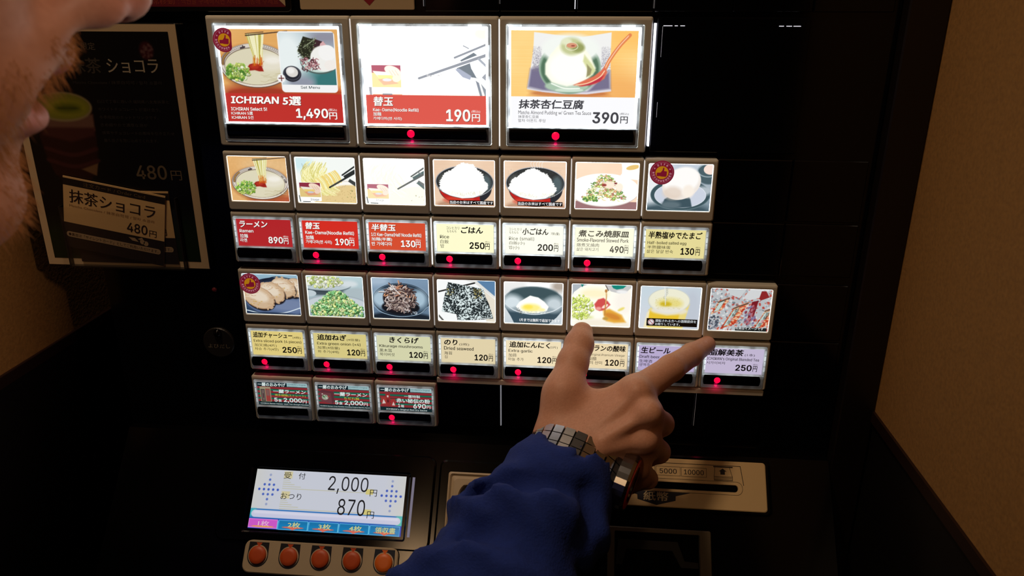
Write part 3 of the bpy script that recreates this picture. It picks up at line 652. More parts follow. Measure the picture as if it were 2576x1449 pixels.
def card_souvenir(kind):
    """striped souvenir card, 42.5 x 21 mm"""
    c = Cv(202, 84, (16, 66, 56), 30+kind)
    for k, y in enumerate((20, 38, 57, 75)): c.rect(0, 203, y, y+9.5, (132, 42, 48)); c.rect(0, 203, y+9.5, y+11, (12, 24, 24))
    for y in (31, 50, 69): c.rect(0, 203, y, y+5, (26, 108, 82))
    c.rect(0, 203, -2, 19, (14, 34, 42)); c.rect(120, 203, -2, 18, (150, 182, 186)); c.rect(0, 203, 86, 101, (12, 36, 40))
    if kind == 0:
        c.rect(10, 53, 22, 86, (150, 140, 112), r=2); c.rect(13, 30, 32, 84, (60, 54, 50)); c.rect(16, 28, 36, 80, (104, 88, 84)); c.rect(32, 50, 30, 84, (146, 58, 54)); c.rect(34, 48, 34, 60, (120, 84, 80)); c.rect(20, 24, 50, 70, (70, 40, 44))
    if kind == 1:
        c.poly([(4, 32), (16, 24), (62, 30), (62, 74), (54, 84), (6, 70)], (88, 44, 52)); c.poly([(4, 34), (50, 38), (52, 84), (6, 72)], (104, 56, 62)); c.ell(26, 56, 13, 11, (150, 160, 140), soft=3); c.ell(24, 52, 7, 5, (70, 110, 70), soft=2); c.line(22, 46, 34, 62, 2, (214, 214, 206)); c.ell(40, 52, 4, 3, (150, 60, 56)); c.ell(16, 42, 3, 2, (210, 200, 190))
    if kind == 2:
        c.rect(22, 40, 28, 80, (140, 42, 42)); c.rect(4, 24, 44, 76, (150, 52, 48)); c.rect(42, 60, 50, 84, (150, 46, 46)); c.rect(28, 34, 36, 44, (208, 190, 180)); c.poly([(8, 72), (14, 52), (22, 70)], (206, 196, 190)); c.poly([(46, 78), (52, 62), (58, 78)], (206, 190, 184)); c.ell(31, 60, 4, 7, (90, 26, 30))
    return c
# ------------------------------------------------------------------ materials of the machine
M_BLACK = mat('black_panel', (5, 6, 9), 0.13, spec=0.35)
M_BLACK2 = mat('black_console', (4, 4, 5), 0.16, spec=0.3)
M_BAR = mat('black_lens', (3, 3, 4), 0.18, spec=0.35)
M_CREAM = mat('cream_plastic', (206, 202, 186), 0.42, noise=(60, .05))
M_CREAM_D = mat('cream_plastic_console', (196, 178, 146), 0.5, noise=(40, .06))
M_CLEAR = {}
def clear_mat(p, cut=-.007):
    k = 'lit_clear_plastic_%d_%d' % (int(p*100), int(-cut*1000))
    if k in MATS: return MATS[k]
    M = mat(k, (150, 156, 160), 0.10, emit=(222, 232, 238), power=p, spec=0.8); nt = M.node_tree; b = nt.nodes['Principled BSDF']
    tc = nt.nodes.new('ShaderNodeTexCoord'); mp = nt.nodes.new('ShaderNodeMapping'); n = nt.nodes.new('ShaderNodeTexNoise'); r = nt.nodes.new('ShaderNodeMapRange')
    mp.inputs['Scale'].default_value = (120, 120, 70); n.inputs['Scale'].default_value = 1.0; n.inputs['Detail'].default_value = 1
    r.inputs['From Min'].default_value = .38; r.inputs['From Max'].default_value = .66; r.inputs['To Min'].default_value = p*.4; r.inputs['To Max'].default_value = p*1.25
    nt.links.new(tc.outputs['Object'], mp.inputs['Vector']); nt.links.new(mp.outputs[0], n.inputs['Vector']); nt.links.new(n.outputs['Fac'], r.inputs['Value']); sp = nt.nodes.new('ShaderNodeSeparateXYZ'); r2 = nt.nodes.new('ShaderNodeMapRange'); mu = nt.nodes.new('ShaderNodeMath'); mu.operation = 'MULTIPLY'   # the lamp sits behind the card, the skirt gets little of it
    r2.inputs['From Min'].default_value = cut-.003; r2.inputs['From Max'].default_value = cut+.002; r2.inputs['To Min'].default_value = .10; r2.inputs['To Max'].default_value = 1
    nt.links.new(tc.outputs['Object'], sp.inputs[0]); nt.links.new(sp.outputs['Z'], r2.inputs['Value']); nt.links.new(r.outputs[0], mu.inputs[0]); nt.links.new(r2.outputs[0], mu.inputs[1]); nt.links.new(mu.outputs[0], b.inputs['Emission Strength'])
    return M
def white_mat(p):
    p = p*3.2      # the lamps behind the sheets are far brighter than the print
    return mat('lit_white_sheet_%d' % int(p*100), (230, 230, 230), 0.4, emit=(235, 240, 244), power=p)
def ink(col, p=0.0, tag=''):
    k = 'ink_%d_%d_%d_%d' % (*col, int(p*100))
    if p > 0: return mat(k, (10, 10, 10), 0.5, emit=col, power=p)
    return mat(k, col, 0.55)
def pic_mat(p): return mat('backlit_print_%d' % int(p*100), (10, 10, 10), 0.25, attr='emit', power=p)
M_LED = mat('red_lamp', (200, 10, 40), 0.3, emit=(240, 6, 62), power=1.25)
M_LEDOFF = mat('red_lamp_off', (120, 40, 50), 0.3)
MACHINE = thing('ticket_machine', (0, 0, -Z0*1000), 'tall black meal ticket machine with rows of backlit menu buttons and a sloping console', 'machine')

# ------------------------------------------------------------------ the room
XL, XR_ = -168.1, 480.3
M_WALL = mat('wallpaper_beige', (150, 108, 52), 0.85, noise=(420, .38), bump=(420, .5, .0006))
M_TRIM = mat('dark_wood_trim', (34, 16, 9), 0.4, noise=(30, .3))
M_DARK = mat('dark_lacquer', (10, 7, 6), 0.45)
def struct(name, mb, m, parent=None, loc=(0, 0, 0), **kw):
    o = mb.build(name, m, parent, loc, kind='structure', **kw); return o
struct('wall_left', MB().box(XL-40, XL, -95, 500, -252, 900), M_WALL)
struct('wall_left_lower', MB().box(XL-60, XL-2, -95, 500, -1500, -262), M_DARK).name = 'wall_left_lower'
struct('trim_1', MB().slab(XL-60, XL+2.0, -262, -252, -97, 500, r=1, bev=1), M_TRIM)
struct('wall_right', MB().box(XR_, XR_+40, -290, 60, -275.5, 900), M_WALL)
struct('wall_right_lower', MB().box(XR_+1, XR_+60, -290, 60, -1500, -284), M_DARK)
struct('trim_2', MB().box(XR_-2, XR_+40, -292, 2, -284, -275.5), M_TRIM)
struct('trim_3', MB().slab(XR_-25, XR_-.5, -1500, 900, -4, 60, r=1, bev=1), mat('dark_wood_post', (16, 9, 7), 0.4, noise=(18, .3)))
struct('wall_back', MB().box(-500, 900, 501, 540, -1500, 900), M_DARK)
struct('floor', MB().box(-1600, 2200, -2600, 540, -1520, -1500), mat('dark_floor', (34, 28, 24), 0.5, noise=(6, .2)))

# ------------------------------------------------------------------ black front
PY = 6.0                                   # the black front lies this far behind the button frames
front = MB().box(-110, XR_-26, PY, 420, -322, 900)
front.build('front_panel', M_BLACK, MACHINE, (200, PY, 0))
# console body: a wedge below the buttons
V = []
for x in (-110, XR_-26):
    for p in ((x, PY, -322), (x, 0, -322), (x, 0, -137)): pass
cw = MB()
a = con(0, 0, 0); b = con(0, 0, -175)
prof = [(PY+14, -322), (a[1], a[2]), (b[1], b[2]), (b[1], -1500), (420, -1500), (420, -322)]
Vc = [(x, y, z) for x in (-110, XR_-26) for y, z in prof]; n_ = len(prof)
cw.add(Vc, [tuple(range(n_)), tuple(range(2*n_-1, n_-1, -1))]+[(i, i+n_, (i+1) % n_+n_, (i+1) % n_) for i in range(n_)])
cw.build('console', M_BLACK2, MACHINE, (200, 0, -322))
# thin upright joints between the unused blanking plates of the front
def blank(x0, x1, z0, z1):
    MB().slab(x0+.35, x1-.35, z0+.35, z1-.35, PY-1.6, PY+.2, r=.6, bev=.5, n=2).build('blank_plate', M_BLACK, MACHINE, ((x0+x1)/2, PY, z0))
for k in range(3, 8): blank(k*50, k*50+50, -309.5, -270.2)
for k in range(7, 9): blank(k*50, k*50+50, -134.6, -91.2); blank(k*50, k*50+50, -174.6, -135.7)
blank(400, 450, -223.5, -180.3); blank(400, 450, -264.4, -225)
blank(302.5, 400, -87.6, 0)
for k in range(3): blank(150+k*50+0, 200+k*50, 2.5, 60)
for k in range(6, 9): blank(k*50, k*50+50, 2.5, 60)
MB().slab(150.2, 399.2, -269.3, -264.7, .6, PY, r=.8, bev=.6).build('lower_rail', M_CREAM, MACHINE, (275, 0, -267))

# ------------------------------------------------------------------ menu buttons
def frame(x0, z1, w, h, ox0, ox1, oz1, oz0, lip=1.6):
    """bezel with an opening; x0, z1 = outer top left; opening given in absolute mm"""
    g = .28; X0, X1, Z1, Z_ = x0+g, x0+w-g, z1, z1-h+.35
    n = 3
    L = [at_y(rrect(X0, X1, Z_, Z1, 1.3, n), PY), at_y(rrect(X0, X1, Z_, Z1, 1.3, n), 1.3),
         at_y(rrect(X0+.5, X1-.5, Z_+.5, Z1-lip*.35, 1.3, n), .45),
         at_y(rrect(X0+.9, X1-.9, Z_+.9, Z1-lip, 1.2, n), 0),
         at_y(rrect(ox0-.35, ox1+.35, oz0-.35, oz1+.35, 1.2, n), 0), at_y(rrect(ox0, ox1, oz0, oz1, 1.0, n), .4), at_y(rrect(ox0, ox1, oz0, oz1, 1.0, n), 3.2)]
    return loft(L)
def sidegap(x0, z1, h, p, parent, side=1, w=.62):
    """lit edge of the housing seen in the joint between two bezels"""
    x = x0
    MB().box(x-w/2, x+w/2, 1.2, PY-.2, z1-h+2.5, z1-2).build('gap_light_or_glint', mat('lit_gap_%d' % int(p*100), (230, 230, 230), .4, emit=(240, 236, 236), power=p), parent, (x, 1, z1-h/2))
def picture(x0, z1, cv, p, label, white=1.0, name='picture_display'):
    V, F = frame(x0, z1, 50, 43.4, x0+2.9, x0+46.7, z1-3.3, z1-36.6)
    fr = mesh(name, V, F, M_CREAM, MACHINE, (x0+25, 0, z1), label=label)
    MB().box(x0+2.9, x0+46.7, 3.0, 3.6, z1-36.6, z1-3.3).build('light_sheet', white_mat(white), fr, (x0+25, 3, z1-20))
    sheet('picture', cv, x0+3.4, x0+46.25, z1-3.75, z1-36.2, pic_mat(p), fr, (x0+25, 1.0, z1-20), y=1.2)
    return fr
def button(x0, z1, cardcol, cardp, label, led, lines, price=None, white=0.8, dark=False, inkc=(24, 20, 18), inkp=0.0, shadow=None, cv=None, pricex=(27.6, 38.6), yenx=(39, 42.6), big=False, clearp=.45):
    h = 39.2; ox0, ox1, oz1, oz0 = x0+2.0, x0+47.4, z1-3.4, z1-38.2
    V, F = frame(x0, z1, 50, h, ox0, ox1, oz1, oz0)
    fr = mesh('menu_button', V, F, M_CREAM, MACHINE, (x0+25, 0, z1), label=label)
    # clear key cap: a bright rim with a bevel, notched at both sides, and a clear skirt below
    cm = clear_mat(clearp); c0, c1, ct, cb = x0+3.9, x0+45.6, z1-5.4, z1-26.2
    n = 3
    V, F = loft([at_y(rrect(ox0+.2, ox1-.2, oz0+.2, oz1-.2, .8, n), 3.0), at_y(rrect(ox0+.2, ox1-.2, oz0+.2, oz1-.2, .8, n), .2), at_y(rrect(ox0+.7, ox1-.7, oz0+.7, oz1-.6, .7, n), -.5), at_y(rrect(c0-.3, c1+.3, cb-.3, ct+.3, .4, n), -.5), at_y(rrect(c0-.1, c1+.1, cb-.1, ct+.1, .2, n), 1.3)])
    b = MB().add(V, F)
    b.build('key_cap', cm, fr, (x0+25, -.5, z1-20))
    nb = MB()
    for sx in (ox0+.75, c1+.45):
        for k, zz in enumerate((6.2, 10.6, 15.0, 19.4)): nb.slab(sx, sx+1.0, z1-zz-3.6, z1-zz, -.75, -.45, r=.2, bev=.1, n=1)
    nb.box(ox0+1.4, ox1-1.4, -.62, -.48, ct+.45, ct+.8); nb.box(ox0+.4, ox1-.4, -.7, -.48, cb-.95, cb-.6)
    nb.build('cap_ridge', clear_mat(clearp*2.4), fr, (x0+25, -.6, z1-20))
    sk = MB().box(ox0+.6, ox1-.6, -.3, 0, z1-37.6, z1-27.2); sk.build('cap_skirt', mat('clear_skirt', (96, 98, 100), .15, spec=.8), fr, (x0+25, 0, z1-32))
    # printed card
    if cv is None:
        mesh('name_card', *MB2(c0, c1, cb, ct, 1.0), mat('card_%d_%d_%d_%d' % (*cardcol, int(cardp*100)), (24, 24, 24), .45, emit=cardcol, power=cardp), fr, (x0+25, 1, z1-16))
    else: sheet('name_card', cv, c0+.2, c1, ct, cb, pic_mat(cardp), fr, (x0+25, 1, z1-16), y=.9)
    # black lens bar with bulging ends
    bar_on(x0+2.9, x0+44.9, z1-35.2, z1-27.2, fr)
    if led: lamp(x0+13.3, z1-31.1, 2.25, fr)
    L = Letters()
    for ln in lines: put_line(L, ln, x0, z1, shadow)
    if price:
        a, bb = pricex
        put_line(L, (price, a, bb, 18.6, 23.7, 'P'), x0, z1, shadow); put_line(L, ('円', yenx[0], yenx[1], 19.3, 24.0, 'B'), x0, z1, shadow)
        put_line(L, ('(税込)', yenx[0]-.2, yenx[1]+.2, 17.5, 18.9, 'S'), x0, z1, None)
    mats = {'ink': ink(inkc, inkp), 'shadow': ink(tuple(int(v*.35) for v in cardcol), .6)}
    mats.update(EXTRA)
    L.build(mats, fr, (x0+25, .8, z1-16))
    return fr
EXTRA = {'yellow': ink((214, 206, 60), .8), 'white': ink((214, 228, 226), .9), 'red': ink((190, 40, 44), .8), 'teal': ink((24, 70, 76), .6)}
def MB2(x0, x1, z0, z1, y):
    return [(x0, y, z0), (x1, y, z0), (x1, y, z1), (x0, y, z1)], [(0, 1, 2, 3)]
def put_line(L, ln, x0, z1, shadow):
    text, a, b, t, bt, kind = ln[:6]; key = ln[6] if len(ln) > 6 else 'ink'
    bold = {'H': .034 if any(ord(q) > 0x2E00 for q in text) else .028, 'P': .028, 'B': .016, 'L': .012, 'C': .004, 'S': .0, 'K': .034, 'E': .018, 'N': .004}[kind]
    cap = kind in ('L', 'E', 'N'); sh = .12 if kind == 'H' else 0
    if shadow and kind in ('H', 'P', 'K', 'B', 'E'):
        d = .28 if kind in ('H', 'P', 'K') else .14
        L.put(text, x0+a+d, x0+b+d, z1-t-d, z1-bt-d, 'shadow', .9, bold, cap, sh)
    L.put(text, x0+a, x0+b, z1-t, z1-bt, key, .8, bold, cap, sh)
def bar_on(x0, x1, z0, z1, parent, name='lens_bar'):
    n = 7; ch = []
    cz, hz = (z0+z1)/2, (z1-z0)/2
    b = MB(); prof = [(math.cos(math.radians(t)), math.sin(math.radians(t))) for t in np.linspace(90, -90, n)]
    # bulging ends: outline rows follow a shallow arc, section bulges forward
    rows = []
    for i in range(n):
        s_ = prof[i][1]; e = 1.1*(1-prof[i][0]); yy = -.55-1.0*prof[i][0]
        rows.append([(x0+e, 0.1, cz+hz*s_), (x0+e+.1, yy, cz+hz*s_), (x1-e-.1, yy, cz+hz*s_), (x1-e, 0.1, cz+hz*s_)])
    V = [p for r in rows for p in r]
    F = []
    for i in range(n-1):
        for k in range(3): F.append((i*4+k, (i+1)*4+k, (i+1)*4+k+1, i*4+k+1))
    b.add(V, F); return b.build(name, M_BAR, parent, ((x0+x1)/2, 0, cz), smooth=False)
def lamp(x, z, r, parent):
    V = []; F = []; n = 20
    for j, (q, y) in enumerate(((1.08, -1.45), (1.0, -1.75), (.72, -2.1), (.36, -2.3))):
        for k in range(n): a = 2*math.pi*k/n; V.append((x+r*q*math.cos(a), y, z+r*q*math.sin(a)))
    for j in range(3):
        for k in range(n): F.append((j*n+k, j*n+(k+1) % n, (j+1)*n+(k+1) % n, (j+1)*n+k))
    F.append(tuple(range(3*n, 4*n)))
    mesh('indicator_lamp', V, F, M_LED, parent, (x, -1.7, z), smooth=True, label='glowing red indicator lamp')
    d = bpy.data.lights.new('lamp_glow', 'POINT'); d.energy = .0005; d.color = (1, .0, .12); d.shadow_soft_size = .0012
    o = bpy.data.objects.new('lamp_glow', d); C.objects.link(o); o.location = W((x, -3.2, z-6.0))

# --- large buttons
def big_button(i, cv, p, cardcol, cardp, label, led, lines, price, pricex, yenx, inkc, shadow, white, inkp=0.0, clearp=.5, ledx=38.6):
    x0 = i*100.0; z1 = 0.0; ox0, ox1, oz1, oz0 = x0+4.6, x0+94.6, -4.9, -84.2
    V, F = frame(x0, z1, 100, 87.6, ox0, ox1, oz1, oz0, lip=2.0)
    fr = mesh('menu_button', V, F, M_CREAM, MACHINE, (x0+50, 0, 0), label=label)
    c0, c1, ct, cs, cb = x0+7.8, x0+91.0, -8.6, -50.9, -70.4; n = 3
    MB().box(ox0+.3, ox1-.3, 2.6, 3.2, oz0+.3, oz1-.3).build('light_sheet', white_mat(white), fr, (x0+50, 3, -40))
    V, F = loft([at_y(rrect(ox0+.3, ox1-.3, oz0+.3, oz1-.3, 1, n), 2.6), at_y(rrect(ox0+.3, ox1-.3, oz0+.3, oz1-.3, 1, n), .2), at_y(rrect(ox0+.9, ox1-.9, oz0+.9, oz1-.8, .9, n), -.6), at_y(rrect(ox0+1.9, ox1-1.9, oz0+1.9, oz1-1.6, .6, n), -.6), at_y(rrect(ox0+2.1, ox1-2.1, oz0+2, oz1-1.8, .5, n), 2)])
    MB().add(V, F).build('key_cap', clear_mat(clearp*.8, -.032), fr, (x0+50, -.5, -40))
    nb = MB(); 
    for a, b_ in ((6, 15), (ox1-x0-15, ox1-x0-6)): nb.slab(x0+a, x0+b_, -6.4, -5.1, -.9, -.3, r=.2, bev=.12, n=1)
    for a, b_ in ((-18, -27), (-38, -51)):
        nb.slab(ox1-1.9, ox1-.8, b_, a, -.85, -.4, r=.2, bev=.1, n=1)
    nb.slab(ox0+.8, ox0+1.8, -27, -18, -.85, -.4, r=.2, bev=.1, n=1); nb.slab(ox0+1.6, ox0+3.0, -68, -33, -.85, -.4, r=.2, bev=.1, n=1)
    nb.box(ox0+1, ox1-1, -.75, -.5, -71.9, -71.2)
    nb.build('cap_ridge', clear_mat(min(clearp*2.4, 1.9), -.034), fr, (x0+50, -.6, -40))
    MB().box(ox0+.8, ox1-.8, -.4, 0, -83.6, -71.9).build('cap_skirt', mat('clear_skirt', (96, 98, 100), .15, spec=.8), fr, (x0+50, 0, -78))
    sheet('picture', cv, c0, c1, ct, cs, pic_mat(p), fr, (x0+50, .8, -30), y=.9)
    mesh('name_card', *MB2(c0, c1, cb, cs, .9), mat('card_%d_%d_%d_%d' % (*cardcol, int(cardp*100)), (24, 24, 24), .45, emit=cardcol, power=cardp), fr, (x0+50, .9, -60))
    bar_on(x0+6.9, x0+91.3, -81.0, -72.3, fr)
    if led: lamp(x0+ledx, -76.7, 2.5, fr)
    L = Letters()
    for ln in lines: put_line(L, ln, x0, z1, shadow)
    L_ = {'ink': ink(inkc, inkp), 'shadow': ink(tuple(int(v*.35) for v in cardcol), .6)}; L_.update(EXTRA)
    L.build(L_, fr, (x0+50, .7, -60))
    return fr

WHT = (252, 250, 246)
big_button(0, pic_set(), .92, (196, 52, 46), .95, 'large lit button for the five-topping ramen set, red card priced 1,490 yen', False,
    [('ICHIRAN', 11.3, 45.7, 52.9, 57.9, 'H'), ('5選', 48.3, 61.5, 52.6, 58.8, 'H'), ('ICHIRAN Select 5!', 10.8, 36.8, 60.5, 62.7, 'E'), ('ICHIRAN 5選', 10.6, 26.2, 63.4, 65.7, 'B'), ('ICHIRAN 5선', 10.6, 26.3, 66.2, 68.6, 'B'),
     ('1,490', 57.4, 80.4, 60.7, 68.4, 'P'), ('円', 81.0, 86.6, 63.2, 68.0, 'B'), ('(税込)', 80.8, 86.7, 60.6, 62.6, 'C'), ('Set Menu', 62.5, 76.0, 45.3, 47.1, 'N', 'grey')] if False else
    [('ICHIRAN', 11.3, 45.7, 52.9, 57.9, 'H'), ('5選', 48.3, 61.5, 52.6, 58.8, 'H'), ('ICHIRAN Select 5!', 10.8, 36.8, 60.5, 62.7, 'E'), ('ICHIRAN 5選', 10.6, 26.2, 63.4, 65.7, 'B'), ('ICHIRAN 5선', 10.6, 26.3, 66.2, 68.6, 'B'),
     ('1,490', 57.4, 80.4, 60.7, 68.6, 'P'), ('円', 81.0, 86.6, 63.2, 68.0, 'B'), ('(税込)', 80.8, 86.7, 60.6, 62.6, 'C'), ('Set Menu', 62.5, 76.0, 45.6, 47.4, 'L', 'teal')],
    None, None, None, WHT, True, 1.0, inkp=1.0, clearp=.34)
big_button(1, pic_refill_big(), 3.2, (226, 92, 80), .98, 'large lit button for the noodle refill, washed-out picture over a red card priced 190 yen', True,
    [('替玉', 12.5, 26.4, 52.1, 58.4, 'H'), ('Kae-Dama(Noodle Refill)', 12.3, 44.2, 59.9, 61.9, 'E'), ('加麺', 12.3, 17.9, 62.5, 65.1, 'B'), ('가에다마(면 사리)', 12.1, 32.2, 65.7, 68.2, 'B'),
     ('190', 63.2, 80.0, 60.0, 68.2, 'P'), ('円', 81.0, 86.6, 63.0, 68.2, 'B'), ('(税込)', 80.8, 86.8, 60.4, 62.4, 'C')], None, None, None, WHT, True, 2.4, inkp=1.0, clearp=.8)
big_button(2, pic_pudding(), 1.05, (252, 252, 255), 1.0, 'large lit button for the green tea almond pudding, white card priced 390 yen', True,
    [('抹茶杏仁豆腐', 12.8, 56.6, 52.8, 59.0, 'H'), ('Matcha Almond Pudding w/ Green Tea Sauce', 12.9, 62.2, 60.8, 62.6, 'N'), ('抹茶杏仁豆腐', 12.9, 26.8, 63.3, 65.3, 'C'), ('말차 아몬드 푸딩', 12.9, 31.4, 65.8, 68.0, 'C'),
     ('390', 63.1, 80.7, 60.6, 68.2, 'P'), ('円', 81.9, 86.9, 63.3, 68.0, 'B'), ('(税込)', 81.4, 87.4, 60.8, 62.6, 'S')], None, None, None, (74, 74, 80), False, 1.5, inkp=.85, clearp=.7)

# --- row of seven pictures
TOP2, TOP3, TOP4, TOP5, TOP6 = -91.2, -135.7, -180.3, -225.1, -269.7
captions = []
def caption(fr, x0, z1, text, a, b, t, bt, strip=True, pad=.35, extra=None, lines=None):
    if strip: mesh('caption_strip', *MB2(x0+a-pad, x0+b+pad, z1-bt-pad, z1-t+pad, 1.05), ink((24, 26, 30)), fr, (x0+25, 1, z1-30))
    L = Letters()
    for tx, p, q, r_, s_ in (lines or [(text, a, b, t, bt)]): L.put(tx, x0+p, x0+q, z1-r_, z1-s_, 'ink', .95, .02)
    L.build({'ink': ink((245, 246, 248), 1.0)}, fr, (x0+25, 1, z1-30))
picture(0, TOP2, pic_ramen(), .95, 'picture of a ramen bowl with lifted noodles and spring onion', 1.0)
f = picture(50, TOP2, pic_refill(0.0, 51), 1.05, 'picture of refill noodles lifted by chopsticks with a small inset photograph', 1.3)
L = Letters(); L.put('Image', 62.2, 68.5, TOP2-33.3, TOP2-34.9, 'ink', .95, .006, True); L.build({'ink': ink((110, 110, 112), .7)}, f, (75, 1, TOP2-34), name='lettering')
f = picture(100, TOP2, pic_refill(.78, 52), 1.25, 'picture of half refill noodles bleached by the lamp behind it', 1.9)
L = Letters(); L.put('Image', 110.6, 116.4, TOP2-32.7, TOP2-34.3, 'ink', .95, .0, True); L.build({'ink': ink((170, 168, 168), .9)}, f, (125, 1, TOP2-34), name='lettering')
f = picture(150, TOP2, pic_rice(False), 1.08, 'picture of a heaped bowl of white rice', 1.4)
caption(f, 150, TOP2, '当店のお米はすべて国産です', 14.2, 45.2, 32.6, 34.9)
f = picture(200, TOP2, pic_rice(True), 1.1, 'picture of a smaller bowl of white rice', 1.4)
caption(f, 200, TOP2, '当店のお米はすべて国産です', 13.0, 44.2, 32.4, 34.8)
picture(250, TOP2, pic_pork(), 1.12, 'picture of stewed pork under chopped spring onion', 1.5)
picture(300, TOP2, pic_egg(), 1.0, 'picture of a peeled boiled egg on a black plate', 1.1)
for k, p in ((1, .5), (2, 1.0), (3, .25), (4, .3), (5, .7), (6, .8)): sidegap(k*50, TOP2, 43, p, MACHINE)
for k, p in ((1, .06), (2, .3), (3, 1.9), (4, 1.6), (5, .9), (6, .9)): sidegap(k*50, TOP3, 39, p, MACHINE, w=1.0 if k in (3, 4) else .62)
for k, p in ((1, .08), (2, .12), (3, .45), (4, .2), (5, .3), (6, .25), (7, .18)): sidegap(k*50, TOP4, 43, p, MACHINE)
for k, p in ((1, .06), (2, .7), (3, .08), (4, .1), (5, .1), (6, .1), (7, .1)): sidegap(k*50, TOP5, 39, p, MACHINE)
for k, p in ((1, .8), (2, 1.3)): sidegap(k*100, 0, 87, p, MACHINE)
MB().box(300.9, 302.1, 1.0, PY-.2, -83, -4).build('gap_light_or_glint', mat('lit_gap_end', (230, 230, 230), .4, emit=(236, 236, 255), power=2.2), MACHINE, (301.5, 2, -40))

# --- row of seven name buttons
RED1, RED2, RED3 = (178, 38, 42), (212, 46, 34), (214, 78, 48)
button(0, TOP3, RED1, .98, 'ramen button, red card priced 890 yen', False, [('ラーメン', 6.0, 27.4, 6.9, 11.8, 'H'), ('Ramen', 5.8, 16.4, 13.4, 15.7, 'E'), ('拉麺', 5.8, 11.8, 16.9, 19.9, 'B'), ('라멘', 5.6, 10.8, 20.3, 23.2, 'B')],
    '890', inkc=WHT, inkp=.9, shadow=True, pricex=(27.2, 38.4), yenx=(38.9, 42.4), clearp=.3)
button(50, TOP3, RED2, 1.0, 'noodle refill button, red card priced 190 yen', True, [('替玉', 6.0, 17.0, 6.7, 11.9, 'H'), ('Kae-Dama(Noodle Refill)', 5.9, 42.6, 13.2, 15.6, 'E'), ('加麺', 5.9, 12.0, 16.7, 19.8, 'B'), ('가에다마(면 사리)', 5.7, 25.4, 20.2, 23.4, 'B')],
    '190', inkc=WHT, inkp=1.0, shadow=True, pricex=(28.0, 38.3), yenx=(38.6, 42.3), clearp=.36)
button(100, TOP3, RED3, 1.0, 'half noodle refill button, orange-red card priced 130 yen', True, [('半替玉', 5.6, 23.6, 6.7, 11.9, 'H'), ('1/2 Kae-Dama(Half Noodle Refill)', 5.4, 42.6, 13.4, 15.8, 'E'), ('加麺(半團)', 5.4, 20.8, 16.8, 19.8, 'B'), ('반 가에다마', 5.4, 20.6, 20.2, 23.2, 'B')],
    '130', inkc=WHT, inkp=1.0, shadow=True, pricex=(27.2, 38.0), yenx=(38.3, 41.8), clearp=.5)
CR1 = (250, 247, 204)
button(150, TOP3, CR1, 1.05, 'rice button, bright cream card priced 250 yen', True, [('コシヒカリ', 11.2, 20.6, 7.2, 9.4, 'S'), ('もちもち', 11.6, 18.4, 9.9, 11.8, 'S'), ('ごはん', 21.6, 37.7, 7.0, 12.0, 'H'), ('Rice', 6.3, 13.0, 13.8, 16.2, 'L'), ('白飯', 6.5, 12.6, 17.2, 20.1, 'C'), ('밥', 6.5, 9.2, 20.6, 23.4, 'C')],
    '250', pricex=(27.8, 38.9), yenx=(39.3, 42.6), clearp=.85)
button(200, TOP3, (253, 252, 232), 1.1, 'small rice button, nearly white card priced 200 yen', True, [('コシヒカリ', 6.7, 15.6, 7.0, 9.0, 'S'), ('もちもち', 6.9, 13.4, 9.5, 11.4, 'S'), ('小ごはん', 16.0, 34.8, 6.9, 12.0, 'H'), ('7割(量)', 36.8, 43.0, 9.6, 12.0, 'S'), ('Rice (small)', 6.7, 24.8, 13.7, 16.1, 'N'), ('白飯(小)', 6.9, 18.0, 17.0, 19.9, 'C'), ('밥(小)', 6.7, 14.2, 20.4, 23.4, 'C')],
    '200', inkc=(60, 58, 56), inkp=.6, pricex=(27.4, 38.5), yenx=(39.2, 42.2), clearp=.9)
button(250, TOP3, (252, 249, 222), 1.05, 'stewed pork button, pale card priced 490 yen', True, [('煮こみ焼豚皿', 6.2, 42.0, 7.2, 12.3, 'H'), ('Smoke-Flavored Stewed Pork', 5.5, 42.2, 13.8, 15.9, 'L'), ('燉煮叉燒肉', 5.4, 21.3, 17.0, 19.7, 'C'), ('삶은 돼지고기', 5.4, 21.0, 20.3, 22.9, 'C')],
    '490', inkc=(96, 92, 80), inkp=.8, pricex=(29.0, 39.0), yenx=(39.4, 42.2), clearp=.85)
button(300, TOP3, (230, 218, 152), 1.0, 'half-boiled salted egg button, yellow card priced 130 yen', False, [('半熟塩ゆでたまご', 5.6, 42.8, 6.9, 12.2, 'H'), ('Half-boiled salted egg', 5.5, 32.6, 14.2, 16.3, 'L'), ('半熟鹽味蛋', 5.5, 21.8, 17.3, 19.8, 'C'), ('삶은 달걀 반숙', 5.3, 23.8, 20.4, 23.0, 'C')],
    '130', pricex=(29.0, 38.6), yenx=(39.6, 42.6), clearp=.4)

# --- row of eight pictures and their buttons
picture(0, TOP4, pic_slices(), .9, 'picture of roast pork slices on a dark plate', .8)
picture(50, TOP4, pic_negi(), .9, 'picture of a heap of chopped green onion', .95)
picture(100, TOP4, pic_kikurage(), .95, 'picture of shredded black mushrooms on a round plate', .95)
picture(150, TOP4, pic_nori(), 1.0, 'picture of dried seaweed sheets', 1.2)
f = picture(200, TOP4, pic_garlic(), 1.05, 'picture of minced garlic in a dark bowl', 1.3)
caption(f, 200, TOP4, '', 0, 0, 0, 0, strip=False, lines=[('1片までは無料で追加できます', 14.6, 44.8, 32.2, 34.8)])
picture(250, TOP4, pic_vinegar(), 1.05, 'picture of vinegar poured over ramen', 1.3)
f = picture(300, TOP4, pic_beer(), .92, 'picture of a frothy glass of draft beer', 1.0)
mesh('caption_strip', *MB2(308.6, 345.4, TOP4-34.6, TOP4-28.6, 1.05), ink((24, 30, 38)), f, (325, 1, TOP4-30))
L = Letters()
